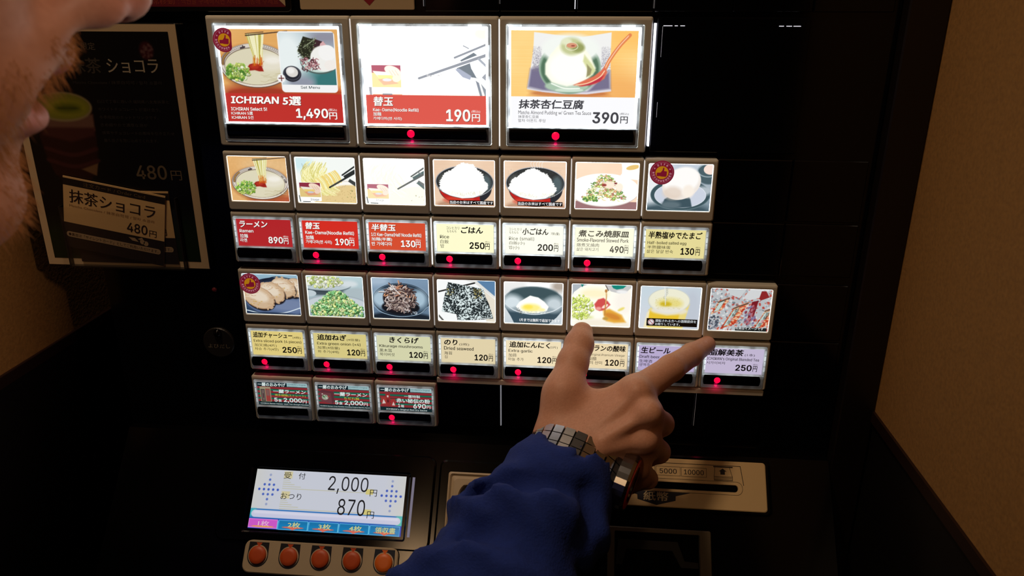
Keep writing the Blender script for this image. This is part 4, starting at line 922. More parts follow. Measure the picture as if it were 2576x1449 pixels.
for k in range(24):
    a = 2*math.pi*k/24; a2 = 2*math.pi*(k+1)/24
    for (r0, r1, key, yy) in ((0, 2.3, 'ink', .97), (1.7, 2.1, 'red', .93)):
        L.mb.setdefault(key, MB()).add([(311.9+r0*math.cos(a), yy, TOP4-31.6+r0*math.sin(a)), (311.9+r1*math.cos(a), yy, TOP4-31.6+r1*math.sin(a)), (311.9+r1*math.cos(a2), yy, TOP4-31.6+r1*math.sin(a2)), (311.9+r0*math.cos(a2), yy, TOP4-31.6+r0*math.sin(a2))], [(0, 1, 2, 3)] if r0 else [(0, 1, 2)])
L.mb['red'].add([(310.4, .92, TOP4-30.4), (310.8, .92, TOP4-30.1), (313.4, .92, TOP4-32.8), (313.0, .92, TOP4-33.1)], [(0, 1, 2, 3)])
L.put('運転される方への酒類提供を', 314.9, 344.6, TOP4-29.2, TOP4-31.4, 'ink', .95, .012); L.put('お断りしています。', 314.9, 333.0, TOP4-31.9, TOP4-34.0, 'ink', .95, .012)
L.build({'ink': ink((225, 232, 236), .9), 'red': ink((200, 90, 100), .8)}, f, (325, 1, TOP4-31))
f = picture(350, TOP4, pic_tea(), .85, 'picture of wrapped tea bags in red and white packets', .9)
L = Letters(); 
for pts in (((57.4, 52), (52.5, 62), (48.2, 71.5), (43.5, 80)), ((124.5, 58), (120.5, 66.5), (115.3, 75), (110.5, 83))):
    for k, (tx, ty) in enumerate(pts):
        xx = 350+3.4+tx*.3296; zz = TOP4-3.75-ty*.3245
        L.put('脂解美茶'[k], xx-1.35, xx+1.35, zz+1.4, zz-1.4, 'red' if k == 2 else 'dk', .95, .012, shear=.25)
L.put('写真はイメージです', 375.4-350+350-2.2, 393.2, TOP4-33.0, TOP4-35.2, 'ink', .95, .012)
L.build({'ink': ink((235, 238, 240), .95), 'dk': ink((40, 50, 50), .6), 'red': ink((220, 110, 120), .8)}, f, (375, 1, TOP4-31))

S5 = .6
YE1, YE2 = (226, 206, 128), (228, 212, 150)
button(0+S5, TOP5, YE1, .95, 'extra sliced pork button, yellow card priced 250 yen', True, [('追加チャーシュー', 5.3, 36.8, 6.6, 11.4, 'H'), ('(4枚)', 37.2, 43.6, 9.3, 11.7, 'C'), ('Extra sliced pork (4 pieces)', 5.6, 43.8, 13.0, 15.2, 'L'), ('加叉燒(4片)', 5.8, 23.6, 16.5, 19.4, 'C'), ('챠슈 추가(4장)', 5.7, 24.8, 19.9, 22.7, 'C')],
    '250', pricex=(28.0, 39.6), yenx=(40.1, 43.4), clearp=.34)
button(50+S5, TOP5, (218, 204, 134), .95, 'extra green onion button, yellow-green card priced 120 yen', True, [('追加ねぎ', 6.6, 29.6, 6.6, 11.6, 'H'), ('(4倍量)', 30.2, 40.6, 9.4, 11.8, 'C'), ('Extra green onion (×4)', 6.4, 40.8, 13.2, 15.4, 'L'), ('加蔥(4倍量)', 6.4, 24.0, 16.7, 19.5, 'C'), ('파 추가(4배)', 6.4, 23.2, 20.1, 22.9, 'C')],
    '120', pricex=(29.7, 40.0), yenx=(40.6, 43.9), clearp=.34)
button(100+S5, TOP5, (216, 216, 176), .95, 'kikurage mushroom button, pale green card priced 120 yen', True, [('きくらげ', 13.4, 36.2, 6.6, 11.6, 'H'), ('Kikurage mushrooms', 5.6, 39.6, 13.2, 15.4, 'L'), ('黒木耳', 5.6, 15.4, 16.8, 19.6, 'C'), ('목이버섯', 5.6, 17.2, 20.2, 23.0, 'C')],
    '120', pricex=(28.8, 39.4), yenx=(40.0, 43.3), clearp=.4)
button(150+S5, TOP5, (230, 214, 174), .95, 'dried seaweed button, beige card priced 120 yen', True, [('のり', 6.1, 16.4, 6.8, 11.6, 'H'), ('(2枚)', 18.0, 25.6, 9.5, 11.9, 'C'), ('Dried seaweed', 6.1, 29.0, 13.4, 15.6, 'L'), ('海苔', 6.1, 12.5, 17.0, 19.7, 'C'), ('김', 6.3, 8.6, 20.2, 22.8, 'C')],
    '120', pricex=(29.6, 39.8), yenx=(40.6, 43.8), clearp=.4)
button(200+S5, TOP5, (240, 224, 186), 1.0, 'extra garlic button, pale beige card priced 120 yen', True, [('追加にんにく', 6.2, 37.0, 6.5, 11.5, 'H'), ('(2片)', 37.2, 43.1, 9.2, 11.6, 'C'), ('Extra garlic', 5.8, 24.2, 13.0, 15.3, 'L'), ('加蒜', 5.8, 12.0, 16.6, 19.4, 'C'), ('마늘 추가', 5.7, 17.4, 20.0, 22.7, 'C')],
    '120', pricex=(27.9, 38.5), yenx=(39.2, 42.4), clearp=.55)
button(250+S5, TOP5, (236, 216, 176), 1.0, 'sour vinegar flavour button half hidden by the hand', True, [('オスカランの酸味', 5.6, 43.8, 6.9, 12.0, 'H'), ("ICHIRAN's Original Premium Vinegar", 5.6, 43.8, 14.0, 15.8, 'N'), ('一蘭特製醋', 5.6, 22.6, 16.9, 19.7, 'C'), ('오스카란의 산미', 5.6, 26.8, 20.2, 23.0, 'C')],
    '120', pricex=(29.2, 39.4), yenx=(40.4, 43.5), clearp=.5)
button(300+S5, TOP5, (190, 176, 214), .92, 'draft beer button, lilac card behind the pointing finger', False, [('生ビール', 5.2, 27.0, 6.8, 12.0, 'H'), ('Draft beer', 4.7, 19.6, 13.8, 16.0, 'L'), ('生啤酒', 4.6, 14.2, 17.3, 19.9, 'C'), ('생맥주', 4.6, 12.8, 20.4, 22.9, 'C')], None, clearp=.45, inkc=(30, 24, 44))
button(350+.3, TOP5, (200, 188, 216), .92, 'blended tea button, lilac card priced 250 yen', True, [('脂解美茶', 5.4, 30.6, 6.4, 11.8, 'H'), ('(1本)', 31.8, 39.2, 9.4, 11.9, 'C'), ("ICHIRAN's Original Blended Tea", 4.6, 42.6, 13.2, 15.4, 'L'), ('시카이비차', 4.6, 18.4, 16.6, 19.0, 'C')],
    '250', pricex=(26.0, 38.0), yenx=(38.8, 42.0), clearp=.4, inkc=(30, 24, 44))

# --- three souvenir buttons
for k in range(3):
    common = [('一蘭のおみやげ', 4.7, 27.4, 6.0, 9.3, 'H', 'white'), ("ICHIRAN's Original", 29.6, 44.4, 6.3, 7.5, 'N', 'teal'), ('Souvenirs', 29.6, 37.4, 8.2, 9.2, 'N', 'teal')]
    if k == 0: ls = [('一蘭ラーメン', 16.8, 43.6, 11.6, 15.0, 'H', 'white'), ('博多細麺(ストレート)', 18.0, 43.4, 15.8, 18.1, 'C', 'yellow'), ('5', 17.2, 19.9, 19.2, 22.8, 'P', 'white'), ('食', 20.3, 23.4, 20.2, 23.0, 'B', 'white'), ('2,000', 24.9, 40.0, 19.0, 23.6, 'P', 'white'), ('円', 40.5, 43.8, 20.2, 23.3, 'B', 'white'), ('ICHIRAN Ramen Hakata-style Thin Straight Noodles', 5.4, 45.2, 24.2, 25.2, 'N', 'white')]
    if k == 1: ls = [('一蘭ラーメン', 16.8, 43.6, 11.6, 15.2, 'H', 'white'), ('ちぢれ麺', 24.8, 37.0, 15.8, 18.2, 'C', 'yellow'), ('5', 17.2, 19.9, 19.2, 22.8, 'P', 'white'), ('食', 20.3, 23.4, 20.2, 23.0, 'B', 'white'), ('2,000', 24.9, 40.0, 19.0, 23.6, 'P', 'white'), ('円', 40.5, 43.8, 20.2, 23.3, 'B', 'white'), ('ICHIRAN Ramen Curly Noodles including Original Red Dry Sauce', 4.8, 45.2, 24.2, 25.2, 'N', 'white')]
    if k == 2: ls = [('一蘭特製', 23.6, 36.4, 11.6, 14.2, 'B', 'white'), ('赤い秘伝の粉', 17.2, 44.2, 14.8, 18.6, 'K', 'white'), ('赤い秘伝の粉', 17.3, 44.1, 14.9, 18.5, 'C', 'red'), ('1', 18.4, 20.0, 19.6, 22.8, 'P', 'white'), ('箱', 20.6, 23.2, 20.4, 22.9, 'B', 'white'), ('690', 30.6, 40.8, 19.0, 23.4, 'P', 'white'), ('円', 41.4, 44.4, 20.2, 23.2, 'B', 'white'), ("ICHIRAN's Original Red Dry Sauce", 8.6, 41.6, 24.2, 25.4, 'L', 'white')]
    button(k*50, TOP6, (20, 60, 60), 1.0, ['dim souvenir button with a boxed noodle picture priced 2,000 yen', 'dim souvenir button with a curly noodle packet priced 2,000 yen', 'dim souvenir button for red dry sauce priced 690 yen with its lamp lit'][k], k == 2, common+ls, None, cv=card_souvenir(k), clearp=.2+.02*k)

# light leaking through joints of the blanking plates, and glints painted as glowing slivers
def leak_or_glint(x0, x1, z0, z1, p, y=PY-1.75):
    MB().box(x0, x1, y, PY, z0, z1).build('gap_light_or_glint', mat('lit_leak_or_glint_%d' % int(p*100), (230, 230, 230), .4, emit=(236, 238, 250), power=p), MACHINE, ((x0+x1)/2, y, z0))
for a in ((199.85, 200.15, -307, -270.5, .45), (350.4, 350.55, -299, -270.5, .06), (249.0, 249.4, 4.5, 14, 1.6), (299.95, 300.08, 5, 14, .12), (200, 200.12, 7.5, 14, .08), (149.35, 149.48, 6, 14, .12)): leak_or_glint(*a)
for a, b in ((306.8, 312.5), (314, 316), (317.6, 320.5), (380.0, 383.0), (384.6, 388.0), (389, 393.6)): leak_or_glint(a, b, -5.8, -5.4, .95, PY-1.9)  # glints of the plate's glossy edge, drawn as glowing dashes
leak_or_glint(306.3, 306.45, -25, -6, .12, PY-1.9); leak_or_glint(306.1, 306.25, -64, -54, .18, PY-1.9)
# ------------------------------------------------------------------ console: screen, amount keys, coin slot, note slot, tray
def conp(x, s, h=0.0): return con(x, -h, -s)
def cmb(mb, name, m, parent, at, **kw):
    return mb.map(con).build(name, m, parent, conp(*at), **kw)
# in console meshes: x = x, y = -(height above the slope), z = -(distance down the slope)
sb = MB(); n = 5
V, F = loft([at_y(rrect(-20, 150, -84, -12, 7, n), 0.3), at_y(rrect(-20, 150, -84, -12, 7, n), -1.8), at_y(rrect(-18.8, 148.8, -82.8, -13.2, 6, n), -2.6),
             at_y(rrect(1, 131, -77.5, -25.5, 2, n), -2.6), at_y(rrect(2.5, 129.5, -76, -27, 1, n), -1.2)])
sb.add(V, F).add(*MB2(1, 130, -77, -26, -1.2))
screen = cmb(sb, 'screen_housing', M_BLACK2, MACHINE, (65, 48), label='glossy black housing around the amount screen')
# the picture on the screen
def screen_cv():
    c = Cv(270, 176, (205, 212, 226), 40)
    t = c.X/c.A; u = c.Y/100
    c.a[:] = np.array((206, 210, 222))*np.ones_like(c.a)
    def band(m, col): c.a[m] = col
    edge = np.clip((np.abs(t-.5)-.36)/.14, 0, 1)[..., None]; c.a = c.a*(1-.5*edge)+np.array((214, 212, 196))*.5*edge
    yb = 67.5
    c.rect(-2, 272, yb, 102, (40, 74, 170)); c.rect(-2, 272, yb, yb+1.4, (60, 110, 190))
    c.rect(0, 270, yb, 83, (50, 120, 190)); c.rect(0, 10, yb, 80, (70, 190, 190), soft=4); c.rect(260, 270, yb, 84, (80, 200, 180), soft=4)
    c.rect(2.5, 267.5, yb+2, 81.5, (206, 208, 232), r=6.5); c.rect(6, 264, yb+3.4, 75, (222, 222, 240), r=3, soft=3)
    c.rect(0, 270, 83, 101, (30, 64, 176))
    for k in range(5):
        x0 = 1+k*53.8; x1 = x0+50.5
        if k == 0: c.rect(x0-1, x1+.5, 84, 99, (236, 150, 226)); c.rect(x0, x1, 85, 98, (212, 92, 206)); c.ell((x0+x1)/2, 96.4, 19, 1.1, (236, 180, 60), soft=1.5)
        else:
            c.rect(x0-1, x1+1, 84, 100, (96, 190, 240)); c.rect(x0, x1, 85, 99, (20, 120, 176)); c.rect(x0, x1, 91, 98, (14, 130, 190), soft=4)
            c.ell((x0+x1)/2, 95.8, 19, 1.6, (214, 110, 96), soft=1.4); c.poly([((x0+x1)/2-10, 96), ((x0+x1)/2+10, 96), ((x0+x1)/2, 100)], (224, 110, 90))
            c.line(x0-2.2, 86, x0-2.2, 99, 1.6, (110, 210, 236))
    for cx in (26.5, 246.5):
        for j, row in enumerate(((0,), (0,), (-1, 0, 1), (-2, -1, 0, 1, 2), (-1, 0, 1), (0,), (0,))):
            for i in row:
                f = {0: .25, 1: .75, 2: .9, 3: 1, 4: .85, 5: .75, 6: .25}[j]; col = np.array((186, 192, 206))*(1-f)+np.array((58, 88, 190))*f
                c.ell(cx+i*8.4, 9.5+j*8.3, 2.1, 2.1, col)
    for y0 in (2, 36):
        c.rect(51, 66, y0, y0+12, (214, 204, 160), soft=2)
        for k in range(5): c.line(51, y0+15+3.6*k, 62+k*k*2.4 if k < 4 else 210, y0+15+3.6*k, .9, (190, 186, 140), alpha=.8)
        c.rect(201, 214, y0+23, y0+32, (216, 204, 128)) 
    return c
sheet('screen_display', screen_cv(), 5.6, 127.4, -28.6, -74, pic_mat(.86), screen, conp(65, 50), y=-1.6, fn=con)
L = Letters(con)
for t, x0, x1, a, b, k, bold in (('2,000', 65.5, 97.6, 31.2, 44.6, 'ink', .004), ('870', 75.2, 97.0, 48.2, 60.4, 'ink', .004), ('円', 99.6, 105.2, 40.0, 45.2, 'ink', .0), ('円', 99.2, 104.8, 56.6, 61.8, 'ink', .0),
    ('受', 28.4, 34.4, 30.0, 35.2, 'ink', 0), ('付', 40.4, 46.0, 30.0, 35.0, 'ink', 0), ('おつり', 28.2, 45.0, 46.0, 51.0, 'ink', 0),
    ('1枚', 13.5, 22.5, 67.9, 72.0, 'pk', .016), ('2枚', 37.5, 47.5, 67.9, 72.0, 'yl', .016), ('3枚', 62.0, 72.0, 67.9, 72.0, 'yl', .016), ('4枚', 86.5, 96.5, 67.9, 72.0, 'yl', .016), ('領収書', 107.0, 123.0, 67.8, 72.2, 'yl', .016)):
    L.put(t, x0, x1, -a, -b, k, -1.9, bold)
L.build({'ink': ink((24, 30, 40), .4), 'pk': ink((240, 190, 226), .8), 'yl': ink((214, 214, 140), .85)}, screen, conp(65, 50))
# glowing strip painted as the screen's reflection on the right of the housing
cmb(MB().box(132.6, 134.6, -2.9, -2.5, -74, -29), 'screen_reflection', mat('reflection_glow', (120, 118, 130), .35, emit=(112, 112, 136), power=.7), screen, (133, 50))

# amount keys
kp = MB(); V, F = loft([at_y(rrect(6.5, 127.5, -106.5, -82, 6, 5), 0.2), at_y(rrect(6.5, 127.5, -106.5, -82, 6, 5), -2.2), at_y(rrect(7.3, 126.7, -105.7, -82.8, 5.4, 5), -3)]); kp.add(V, F).add([V[i] for i in range(len(V)-24, len(V))], [tuple(range(24))])
keys = cmb(kp, 'amount_key_plate', M_CREAM_D, MACHINE, (67, 94), label='cream plate with five orange round keys')
def disc(mb, x, z, r, y, n=24, sx=1):
    mb.add([(x+r*sx*math.cos(2*math.pi*k/n), y, z+r*math.sin(2*math.pi*k/n)) for k in range(n)], [tuple(range(n))])
M_OR = mat('orange_key', (206, 84, 34), .45); M_OR2 = mat('orange_key_bright', (232, 112, 34), .42)
for k in range(5):
    cx = 17.9+24.75*k; s_ = 93.4
    sh = MB(); P = [(cx-7.8, -83.9), (cx+7.8, -83.9), (cx+8.2, -94)]+[(cx+8.2*math.cos(a), -94-8.2*math.sin(a)) for a in np.linspace(0.15, math.pi-.15, 14)]+[(cx-8.2, -94)]
    sh.add([(a, -3.05, b) for a, b in P], [tuple(range(len(P)))]); cmb(sh, 'key_surround', ink((16, 18, 26)) if k < 4 else ink((14, 30, 50)), keys, (cx, 93, 3.1))
    rg = MB(); disc(rg, cx, -s_, 7.6, -3.15, 28); cmb(rg, 'key_ring', M_CREAM_D, keys, (cx, s_, 3.2))
    tr = MB().add([(cx-2.4, -3.2, -84.2), (cx+2.4, -3.2, -84.2), (cx, -3.2, -87.6)], [(0, 1, 2)]); cmb(tr, 'key_arrow', M_OR if k < 4 else M_OR2, keys, (cx, 85, 3.2))
    bt = MB(); n = 26; R = [(6.7, -3.15), (6.7, -4.4), (6.2, -5.0), (3.5, -5.3)]
    V = [(cx+r*math.cos(2*math.pi*j/n), y, -s_+r*math.sin(2*math.pi*j/n)) for r, y in R for j in range(n)]
    F = [(i*n+j, i*n+(j+1) % n, (i+1)*n+(j+1) % n, (i+1)*n+j) for i in range(3) for j in range(n)]+[tuple(range(3*n, 4*n))]
    bt.add(V, F); cmb(bt, 'round_key', M_OR if k < 4 else M_OR2, keys, (cx, s_, 4), smooth=True)

# coin slot unit
hs = MB(); V, F = loft([at_y(rrect(153.5, 244, -84, -14, 5, 5), 0.3), at_y(rrect(153.5, 244, -84, -14, 5, 5), -2), at_y(rrect(155, 242.5, -82.5, -15.5, 4, 5), -2.8),
    at_y(rrect(160.6, 240, -70, -22.6, 2, 5), -2.8), at_y(rrect(162, 238, -69, -24, 2, 5), -1)])
hs.add(V, F).add(*MB2(162, 238, -69, -24, -1))
coin = cmb(hs, 'coin_housing', M_BLACK2, MACHINE, (225, 50), label='black housing around the coin inlet')
ci = MB(); n = 6
def ovl(cx, cz, rx, rz, y, m=28): return [(cx+rx*math.cos(2*math.pi*k/m), y, cz+rz*math.sin(2*math.pi*k/m)) for k in range(m)]
V, F = loft([at_y(rrect(160.9, 239.5, -69.6, -23, 2, n), -2.7), at_y(rrect(162.3, 238.3, -68.3, -24.4, 2, n), -3.2), at_y(rrect(163.6, 237, -67, -25.6, 2, n), -1.2), at_y(rrect(165.5, 235, -61, -27.8, 3, n), -2.2), at_y(rrect(166, 234, -60.6, -28.2, 3, n), -2.5)])
ci.add(V, F)
# face plate with the oval dish
o = rrect(166, 234, -60.6, -28.2, 3, n); m_ = len(o); inner = [(178+9*math.cos(2*math.pi*k/m_+.78), -2.5, -43.5+12.5*math.sin(2*math.pi*k/m_+.78)) for k in range(m_)]
deep = [(178+7.6*math.cos(2*math.pi*k/m_+.78), -.3, -43.5+11*math.sin(2*math.pi*k/m_+.78)) for k in range(m_)]
V, F = loft([at_y(o, -2.5), inner, deep], False, True); ci.add(V, F)
cinlet = cmb(ci, 'coin_inlet', M_CREAM_D, coin, (200, 46))
cmb(MB().box(181, 183.4, -.7, -.2, -52, -34), 'coin_slit', ink((8, 8, 8)), coin, (182, 43))

# bank note unit: raised cream plate with printed guide and slot
nb_ = MB(); V, F = loft([at_y(rrect(244, 409.5, -44, -1.5, 4, 5), 0.3), at_y(rrect(245, 409.5, -44, -1.5, 4, 5), -1.4), at_y(rrect(246, 407.5, -42.8, -3.0, 3.5, 5), -2)]); nb_.add(V, F).add([V[i] for i in range(len(V)-24, len(V))], [tuple(range(24))])
note = cmb(nb_, 'note_housing', M_BLACK2, MACHINE, (326, 24), label='black surround of the bank note inlet')
SL0, SL1, SZ = 261, 384.5, -25.1
pl = MB(); n = 6
V, F = loft([at_y(rrect(247, 405.6, -41.3, -4.5, 2.5, n), -1.9), at_y(rrect(247, 405.6, -41.3, -4.5, 2.5, n), -2.6), at_y(rrect(247.6, 405, -40.7, -5.1, 2.2, n), -3),
    at_y(rrect(SL0-.6, SL1, SZ-2.6, SZ+2.9, 2.6, n), -3), at_y(rrect(SL0, SL1-.5, SZ-2.2, SZ+2.4, 2.2, n), -1)]); pl.add(V, F)
plate = cmb(pl, 'note_plate', mat('note_plate_cream', (216, 186, 134), .5, noise=(30, .04)), note, (326, 24, 7))
cmb(MB().add(*MB2(SL0, SL1, SZ-2.4, SZ+2.6, -1.1)), 'slot_floor', ink((30, 22, 12)), note, (322, 25, 5))
zz = MB(); x = SL0+1
while x < SL1-3:                               # crossed brush inside the slot
    for sg in (1, -1):
        zz.add([(x, -1.4, SZ-sg*1.9), (x+.55, -1.4, SZ-sg*1.9), (x+2.55, -1.4, SZ+sg*1.9), (x+2.0, -1.4, SZ+sg*1.9)], [(0, 1, 2, 3)])
    x += 2.6
cmb(zz, 'slot_grille', mat('slot_wire', (230, 190, 120), .5), note, (322, 25, 5), kind='stuff')
L = Letters(con)
def stroke(P, w, key='ink', y=-3.06, closed=False):
    Q = list(P)+([P[0]] if closed else [])
    for (x0, z0), (x1, z1) in zip(Q[:-1], Q[1:]):
        d = math.hypot(x1-x0, z1-z0)+1e-9; nx, nz = -(z1-z0)/d*w/2, (x1-x0)/d*w/2; ex, ez = (x1-x0)/d*w/2, (z1-z0)/d*w/2
        L.mb.setdefault(key, MB()).add([(x0+nx-ex, y, z0+nz-ez), (x0-nx-ex, y, z0-nz-ez), (x1-nx+ex, y, z1-nz+ez), (x1+nx+ex, y, z1+nz+ez)], [(0, 1, 2, 3)])
stroke([(257, -21), (258, -8), (386.6, -8), (388.6, -22.2)], .45)
stroke(rrect(SL0-4, SL1+3.2, SZ-4.6, SZ+5.2, 4.6, 6), .28, closed=True)
for a, b, t in ((284, 303, '1000'), (303.8, 321.5, '2000'), (322.4, 341.0, '5000'), (341.8, 360.8, '10000')):
    stroke([(a, -10.7), (b, -10.7), (b, -17.5), (a, -17.5)], .26, closed=True); w = 2.4 if t == '10000' else 3.4
    L.put(t, a+w*.8, b-w*.8, -12.3, -16.0, 'ink', -3.06, .012)
stroke([(366.6, -9), (380.4, -9)], .9); stroke([(367.4, -9.4), (366.6, -16.4), (380.4, -16.4), (378.4, -9.4)], .35)
for k in range(3): stroke([(366.6, -17.2-.8*k), (380.4, -17.2-.8*k)], .25)
stroke([(366.6, -16), (366.6, -19.2), (380.4, -19.2), (380.4, -16)], .3)
L.mb['ink'].add([(373.2, -3.06, -10.2), (376.2, -3.06, -12.4), (374.8, -3.06, -12.4), (374.8, -3.06, -14.8), (371.4, -3.06, -14.8), (371.4, -3.06, -12.4), (370.2, -3.06, -12.4)], [tuple(range(7))])
L.mb['navy'] = MB().add([(348.4, -3.05, -29.9), (337.2, -3.05, -32.8), (337.0, -3.05, -36.2), (322.6, -3.05, -40.0), (308.2, -3.05, -36.2), (308.0, -3.05, -32.8), (296.8, -3.05, -29.9)], [tuple(range(7))])
L.put('紙幣', 312.6, 331.6, -29.9, -36.9, 'paper', -3.12, .02)
L.build({'ink': ink((26, 18, 14)), 'navy': ink((16, 18, 36)), 'paper': ink((190, 172, 132))}, note, conp(326, 24, 7))

# change tray with its dark folding flap
tr = MB(); n = 4
V, F = loft([at_y(rrect(286, 362.8, -150, -57, 1.5, n), 0.3), at_y(rrect(286, 362.8, -150, -57, 1.5, n), -2.5), at_y(rrect(286.6, 362.2, -150, -57.8, 1.2, n), -3), at_y(rrect(291, 354.5, -149, -60.2, 1, n), -3), at_y(rrect(292, 353.5, -148, -61.5, 1, n), 7)])
tr.add(V, F).add([(292, 7, -148), (353.5, 7, -148), (353.5, 4, -61.5), (292, 4, -61.5)], [(0, 1, 2, 3)])
tray = cmb(tr, 'change_tray', mat('grey_beige_tray', (92, 80, 60), .5, noise=(50, .1)), MACHINE, (324, 90))
fl = MB(); P = [(294, -66), (338, -66), (343, -79.5), (353, -80), (353, -84), (340.5, -84), (334, -72.5), (300, -72.5), (297, -84), (292.5, -84), (292.5, -80)]
n_ = len(P); fl.add([(a, y, b) for y in (-2.6, 0.5) for a, b in P], [tuple(range(n_))]+[(i, (i+1) % n_, (i+1) % n_+n_, i+n_) for i in range(n_)]); cmb(fl, 'tray_flap', ink((8, 8, 8)), tray, (322, 75, 2))

# call button and small lamp on the left of the front
cb_ = MB(); n = 36; cx, cz = -24.5, -243.8
V = [(cx+r*math.cos(2*math.pi*k/n), y, cz+r*math.sin(2*math.pi*k/n)) for r, y in ((12.6, PY), (12.6, PY-1.6), (12.0, PY-2.2)) for k in range(n)]
F = [(i*n+j, i*n+(j+1) % n, (i+1)*n+(j+1) % n, (i+1)*n+j) for i in range(2) for j in range(n)]+[tuple(range(2*n, 3*n))]
callb = mesh('call_plate', V, F, mat('smoked_disc', (34, 32, 30), .4), MACHINE, (cx, PY, cz), label='round dark call sign disc')
L = Letters(); L.put('よびだし', cx-8.6, cx+9.2, cz-1.0, cz-4.6, 'ink', PY-2.3, .008); L.build({'ink': ink((130, 120, 100))}, callb, (cx, 3, cz))
def dome(name, x, z, r, y0, m, parent, hgt=.6):
    n = 18; V = [(x+r*math.cos(t)*math.cos(2*math.pi*k/n), y0-r*hgt*math.sin(t), z+r*math.cos(t)*math.sin(2*math.pi*k/n)) for t in np.linspace(0, 1.45, 5) for k in range(n)]
    F = [(i*n+j, i*n+(j+1) % n, (i+1)*n+(j+1) % n, (i+1)*n+j) for i in range(4) for j in range(n)]+[tuple(range(4*n, 5*n))]
    return mesh(name, V, F, m, parent, (x, y0, z), smooth=True)
dome('call_knob', cx+.4, cz+8.4, 3.4, PY-2.0, M_BLACK2, callb, 1.0)
dome('small_lamp', -22.8, -199.8, 2.0, PY, M_LEDOFF, MACHINE)
# ------------------------------------------------------------------ poster with order cards in a clear pocket, and two signs above
def poster_cv():
    c = Cv(73.5, 330, (9, 9, 11), 50)          # 128.5 x 175 mm, x scaled 0..73.5
    k = 100/175.0
    def mm(x, z): return ((x+149.5)*k, (-z-6.0)*k)
    c.rect(0, 73.5, 0, 100, (9, 9, 11)); c.ell(66, 92, 30, 14, (20, 34, 14), soft=12); c.ell(8, 96, 20, 14, (22, 34, 12), soft=10)
    def e(x, z, rx, rz, col, **q): a, b = mm(x, z); c.ell(a, b, rx*k, rz*k, col, **q)
    e(-116, -88, 23, 34, (34, 15, 14), soft=1.2)
    P = [mm(-140, -60), mm(-92, -60), mm(-92.5, -84), mm(-100, -113), mm(-133, -113), mm(-140, -84)]
    c.poly(P, (40, 17, 15)); 
    c.poly([mm(-139, -66), mm(-92, -66), mm(-92.6, -78), mm(-114, -84), mm(-138, -78)], (104, 74, 62), soft=1.2); c.poly([mm(-138, -76), mm(-92.6, -76), mm(-94, -82), mm(-114, -87), mm(-137, -82)], (66, 34, 32), soft=1.4)
    for z in (-92, -101): c.curve([mm(-137, z), mm(-115, z-5), mm(-94, z)], 1.4, (62, 30, 30), soft=1.2)
    e(-116, -60.5, 24.4, 11.2, (134, 122, 84)); e(-116, -60.3, 22.6, 9.6, (118, 118, 40)); e(-114, -61, 17, 6, (134, 136, 28), soft=3); e(-112, -61.5, 10, 2.6, (66, 76, 14), soft=3)
    c.poly([mm(-110, -108), mm(-95, -103), mm(-98, -113)], (110, 82, 56), soft=.8); e(-40, -19.5, 5.6, 6.6, (58, 18, 24), soft=1.4)
    for q in range(30):
        a, b = mm(-44+9*c.r.random(), -15-9*c.r.random()); c.ell(a, b, .35, .35, (96, 70, 70))
    return c
M_PAPER = mat('poster_paper', (200, 176, 138), .55)
poster = thing('poster', (-85, 5.5, -94), 'black drink poster with cream border and green cup, left of the lit menu buttons', 'poster')
PB = MB().slab(-150.5, -20.6, -181.5, -5.2, .4, 5.8, r=1.5, bev=.3); PB.build('backing_board', mat('board_black', (8, 8, 8), .3), poster, (-85, 3, -94))
mesh('border', *MB2(-149.5, -21.2, -180.8, -5.8, .3), M_PAPER, poster, (-85, .3, -94))
sheet('poster_print', poster_cv(), -143.8, -27.0, -10.6, -175.4, mat('poster_print', rough=.35, attr='base'), poster, (-85, .2, -94), y=.15)
L = Letters()
for t, x0, x1, a, b, k, bo in (('冬季限定', -102.5, -81.0, -17.8, -22.8, 'dim', .0), ('抹茶', -102.5, -79.0, -28.0, -38.6, 'dark', .02), ('ショコラ', -74.8, -37.4, -28.6, -38.0, 'lt', .014), ('Matcha Chocolate / 抹茶白可可 / 말차 쇼콜라', -102, -36.5, -43.4, -45.8, 'dim2', .0),
    ('石臼で丁寧に挽いた福岡県八女産抹茶と', -87, -33.6, -56.4, -58.8, 'dim2', 0), ('ホワイトチョコレートが溶け合う、', -87, -40.6, -61.8, -64.2, 'dim2', 0), ('冬季限定のホットドリンクです。', -87, -43, -67.4, -69.8, 'dim2', 0), ('きめ細やかで濃厚な泡が', -87, -52, -72.8, -75.2, 'dim2', 0), ('抹茶やチョコレートの風味を引き立たせ', -87, -33, -78.4, -80.8, 'dim2', 0), ('最も旨さを閉じ込めてくれます。', -86.6, -45.6, -83.8, -86.2, 'dim2', 0),
    ('480', -66.6, -43.2, -102.6, -113.0, 'lt2', .018), ('円', -40.4, -32.2, -106.2, -113.2, 'lt2', .0)):
    L.put(t, x0, x1, a, b, k, .05, bo)
L.build({'dim': ink((84, 74, 62)), 'dark': ink((52, 46, 38)), 'lt': ink((156, 146, 124)), 'dim2': ink((44, 40, 38)), 'lt2': ink((96, 82, 62))}, poster, (-85, 0, -94))

